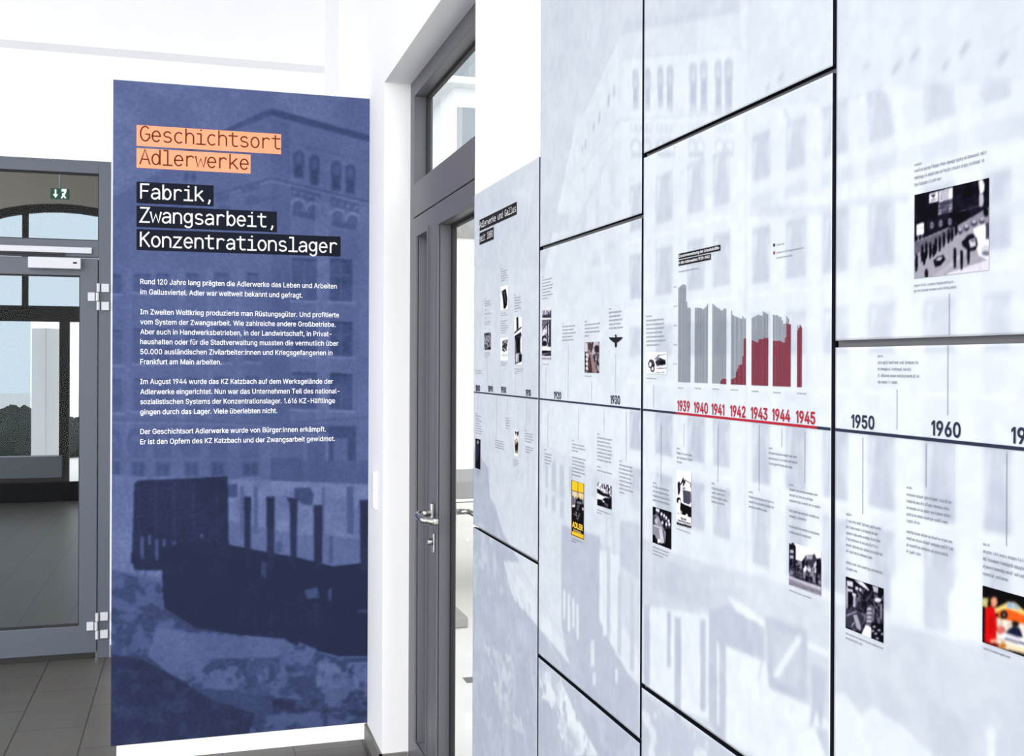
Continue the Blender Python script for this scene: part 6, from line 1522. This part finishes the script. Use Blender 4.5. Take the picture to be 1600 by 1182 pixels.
# street with trees, brownish
r = pic('2', 914.2, 535.3, 936.7, 582.6, (120, 108, 116), 0.0010).view(840, 460, 8.443)
r.splotch([(620, 620), (815, 620), (815, 1040), (620, 1040)], (44, 36, 42), .48, 6, 18, .9); r.splotch([(620, 620), (815, 620), (815, 1040), (620, 1040)], (206, 198, 202), .60, 6, 19, .9)
r.poly([(660, 700), (690, 720), (740, 840), (790, 1040), (680, 1040), (680, 850)], (152, 132, 132)); r.poly([(675, 840), (700, 800), (730, 1040), (672, 1040)], (88, 64, 66)); r.poly([(628, 640), (660, 640), (665, 760), (630, 760)], (214, 206, 210)); r.rect(740, 625, 810, 700, (196, 188, 192)); r.ell(700, 690, 32, 50, (86, 74, 82)); r.ell(785, 720, 30, 50, (64, 54, 62))
for y in (800, 860, 920, 980): r.ell(655, y, 18, 26, (222, 214, 218)); r.ell(640, y + 22, 10, 12, (48, 40, 46))
r.noise(16, 2.2, 20)
done('2', r, 'brownish photo of a street lined with trees')

# three strips with motorcycles
r = pic('2', 847.5, 483.7, 861.5, 562.5, (246, 246, 250), 0.0009).view(840, 460, 8.443)
r.rect(66, 200, 182, 312, (206, 204, 214)); r.splotch([(66, 220), (182, 220), (182, 312), (66, 312)], (60, 56, 72), .46, 5, 21, .9); r.poly([(66, 280), (182, 260), (182, 312), (66, 312)], (56, 52, 66), .8)
r.rect(62, 335, 180, 688, (190, 188, 198)); r.poly([(62, 345), (130, 340), (130, 400), (70, 470)], (130, 128, 140)); r.line([(75, 460), (130, 390)], 10, K); r.poly([(130, 335), (180, 335), (180, 690), (160, 700), (130, 640)], (70, 66, 80)); r.line([(150, 350), (150, 640)], 12, (220, 218, 228)); r.ell(95, 590, 34, 50, (60, 58, 70)); r.ell(100, 605, 24, 30, (210, 208, 218)); r.ell(95, 650, 34, 36, (40, 38, 50)); r.poly([(66, 480), (130, 450), (125, 540), (66, 560)], (226, 224, 234)); r.line([(66, 560), (130, 530)], 8, K); r.splotch([(62, 335), (180, 335), (180, 700), (62, 690)], (30, 28, 40), .62, 5, 22, .8)
r.rect(62, 745, 180, 815, (110, 108, 122)); r.poly([(62, 745), (180, 745), (180, 765), (62, 780)], K); r.poly([(100, 800), (180, 770), (180, 815), (90, 815)], (60, 58, 70))
r.rect(62, 832, 182, 866, (170, 168, 178)); r.noise(12, 2.2, 23)
done('2', r, 'narrow column of black and white vehicle pictures')

# winged emblem
m_ = MB()
def E(x, y):
    s_e, z_e = WP.px(840 + x / 8.443, 460 + y / 8.443); return WP.xyz(s_e, z_e, L1)
def mirrored(pts): return pts + [(2 * 1036 - x, y) for x, y in reversed(pts)]
wing = [(1036, 585), (1020, 570), (944, 568), (958, 594), (978, 612), (1000, 632), (1020, 638), (1024, 690), (1036, 710)]
m_.add([E(x, y) for x, y in wing], [tuple(range(len(wing)))]); rw = [(2 * 1036 - x, y - 3) for x, y in wing]
m_.add([E(x, y) for x, y in rw], [tuple(reversed(range(len(rw))))])
m_.add([E(1034 + 11 * math.cos(t), 545 + 13 * math.sin(t)) for t in np.linspace(0, 6.28, 13)[:-1]], [tuple(range(12))])
m_.add([E(1028, 550), E(1044, 550), E(1046, 590), E(1026, 590)], [(0, 1, 2, 3)])
tag(m_.build('emblem', M['black'], pan('2')), 'black winged bird emblem')

# small pictures of the first panel
r = pic('1', 757.2, 520.8, 767.2, 547, (150, 148, 158), 0.0010).view(740, 430, 5.91)
r.splotch([(95, 530), (165, 530), (165, 700), (95, 700)], (50, 48, 60), .48, 5, 24, .9); r.splotch([(95, 560), (165, 560), (165, 640), (95, 640)], (226, 225, 232), .58, 4, 25, .9); r.rect(138, 668, 160, 686, K); r.rect(100, 540, 150, 556, (70, 68, 80))
done('1', r, 'tiny black and white engraving with many figures')
r = pic('1', 782.5, 448.5, 795.2, 485.5, (250, 250, 252), 0.0009).view(740, 430, 5.91)
r.poly([(262, 150), (298, 126), (305, 150), (315, 220), (312, 275), (295, 312), (280, 310), (276, 260), (270, 200)], (32, 30, 40)); r.ell(270, 160, 9, 12, (90, 88, 98)); r.line([(285, 150), (300, 260)], 6, (90, 88, 100))
done('1', r, 'dark upright machine part on white', .5)
r = pic('1', 782.5, 528.2, 795.2, 564, (252, 252, 253), 0.0009).view(740, 430, 5.91)
r.poly([(268, 640), (290, 600), (318, 592), (316, 640), (305, 700), (280, 715), (262, 700)], (90, 88, 98), .9); r.splotch([(258, 600), (320, 590), (318, 720), (258, 720)], (250, 250, 252), .54, 4, 26, .9); r.splotch([(268, 610), (318, 596), (312, 700), (268, 700)], (28, 27, 36), .5, 4, 27, .9)
for i in range(7): r.line([(270 + i * 8, 730), (268 + i * 8, 752)], 3, (150, 148, 158))
done('1', r, 'small ink drawing of figures on white', .5)
r = pic('1', 804.2, 496.5, 817, 570.5, (246, 246, 249), 0.0009).view(740, 430, 5.91)
r.poly([(398, 392), (416, 388), (418, 490), (400, 520)], (44, 42, 54)); r.line([(378, 538), (444, 482)], 12, (60, 58, 70)); r.line([(380, 560), (446, 505)], 16, (252, 252, 253)); r.poly([(382, 565), (440, 528), (446, 560), (436, 600), (436, 700), (450, 740), (448, 800), (382, 830)], (120, 118, 130)); r.poly([(392, 590), (432, 570), (430, 720), (400, 720)], (26, 25, 34)); r.poly([(382, 562), (440, 526), (446, 556), (384, 600)], (48, 46, 58)); r.poly([(392, 735), (420, 720), (420, 800), (394, 805)], (206, 205, 214)); r.poly([(424, 730), (450, 735), (446, 800), (420, 800)], (30, 28, 38)); r.rect(410, 730, 414, 800, K)
r.noise(10, 2.2, 28)
done('1', r, 'tall narrow photo of a factory chimney and gate')
r = pic('1', 743.2, 685.2, 751, 731.5, (24, 23, 32), 0.0009).view(735, 600, 3.94)
r.poly([(36, 350), (50, 345), (54, 400), (44, 480), (36, 480)], (60, 58, 70)); r.ell(48, 360, 6, 12, (150, 148, 158)); r.line([(58, 340), (62, 520)], 4, (52, 50, 62))
done('1', r, 'dark upright portrait photo')
r = pic('1', 804, 671.8, 810.6, 712.5, (248, 247, 249), 0.0009).view(735, 600, 3.94)
r.poly([(276, 288), (288, 300), (298, 290), (298, 312), (290, 326), (278, 310)], (50, 48, 58)); r.ell(286, 314, 5, 10, (200, 198, 206)); r.poly([(274, 345), (290, 335), (296, 370), (294, 430), (276, 425)], (140, 128, 118)); r.poly([(276, 380), (296, 360), (294, 410), (280, 412)], (54, 46, 46)); r.ell(284, 350, 6, 10, (222, 190, 160))
done('1', r, 'tiny brownish picture of a figure on white')
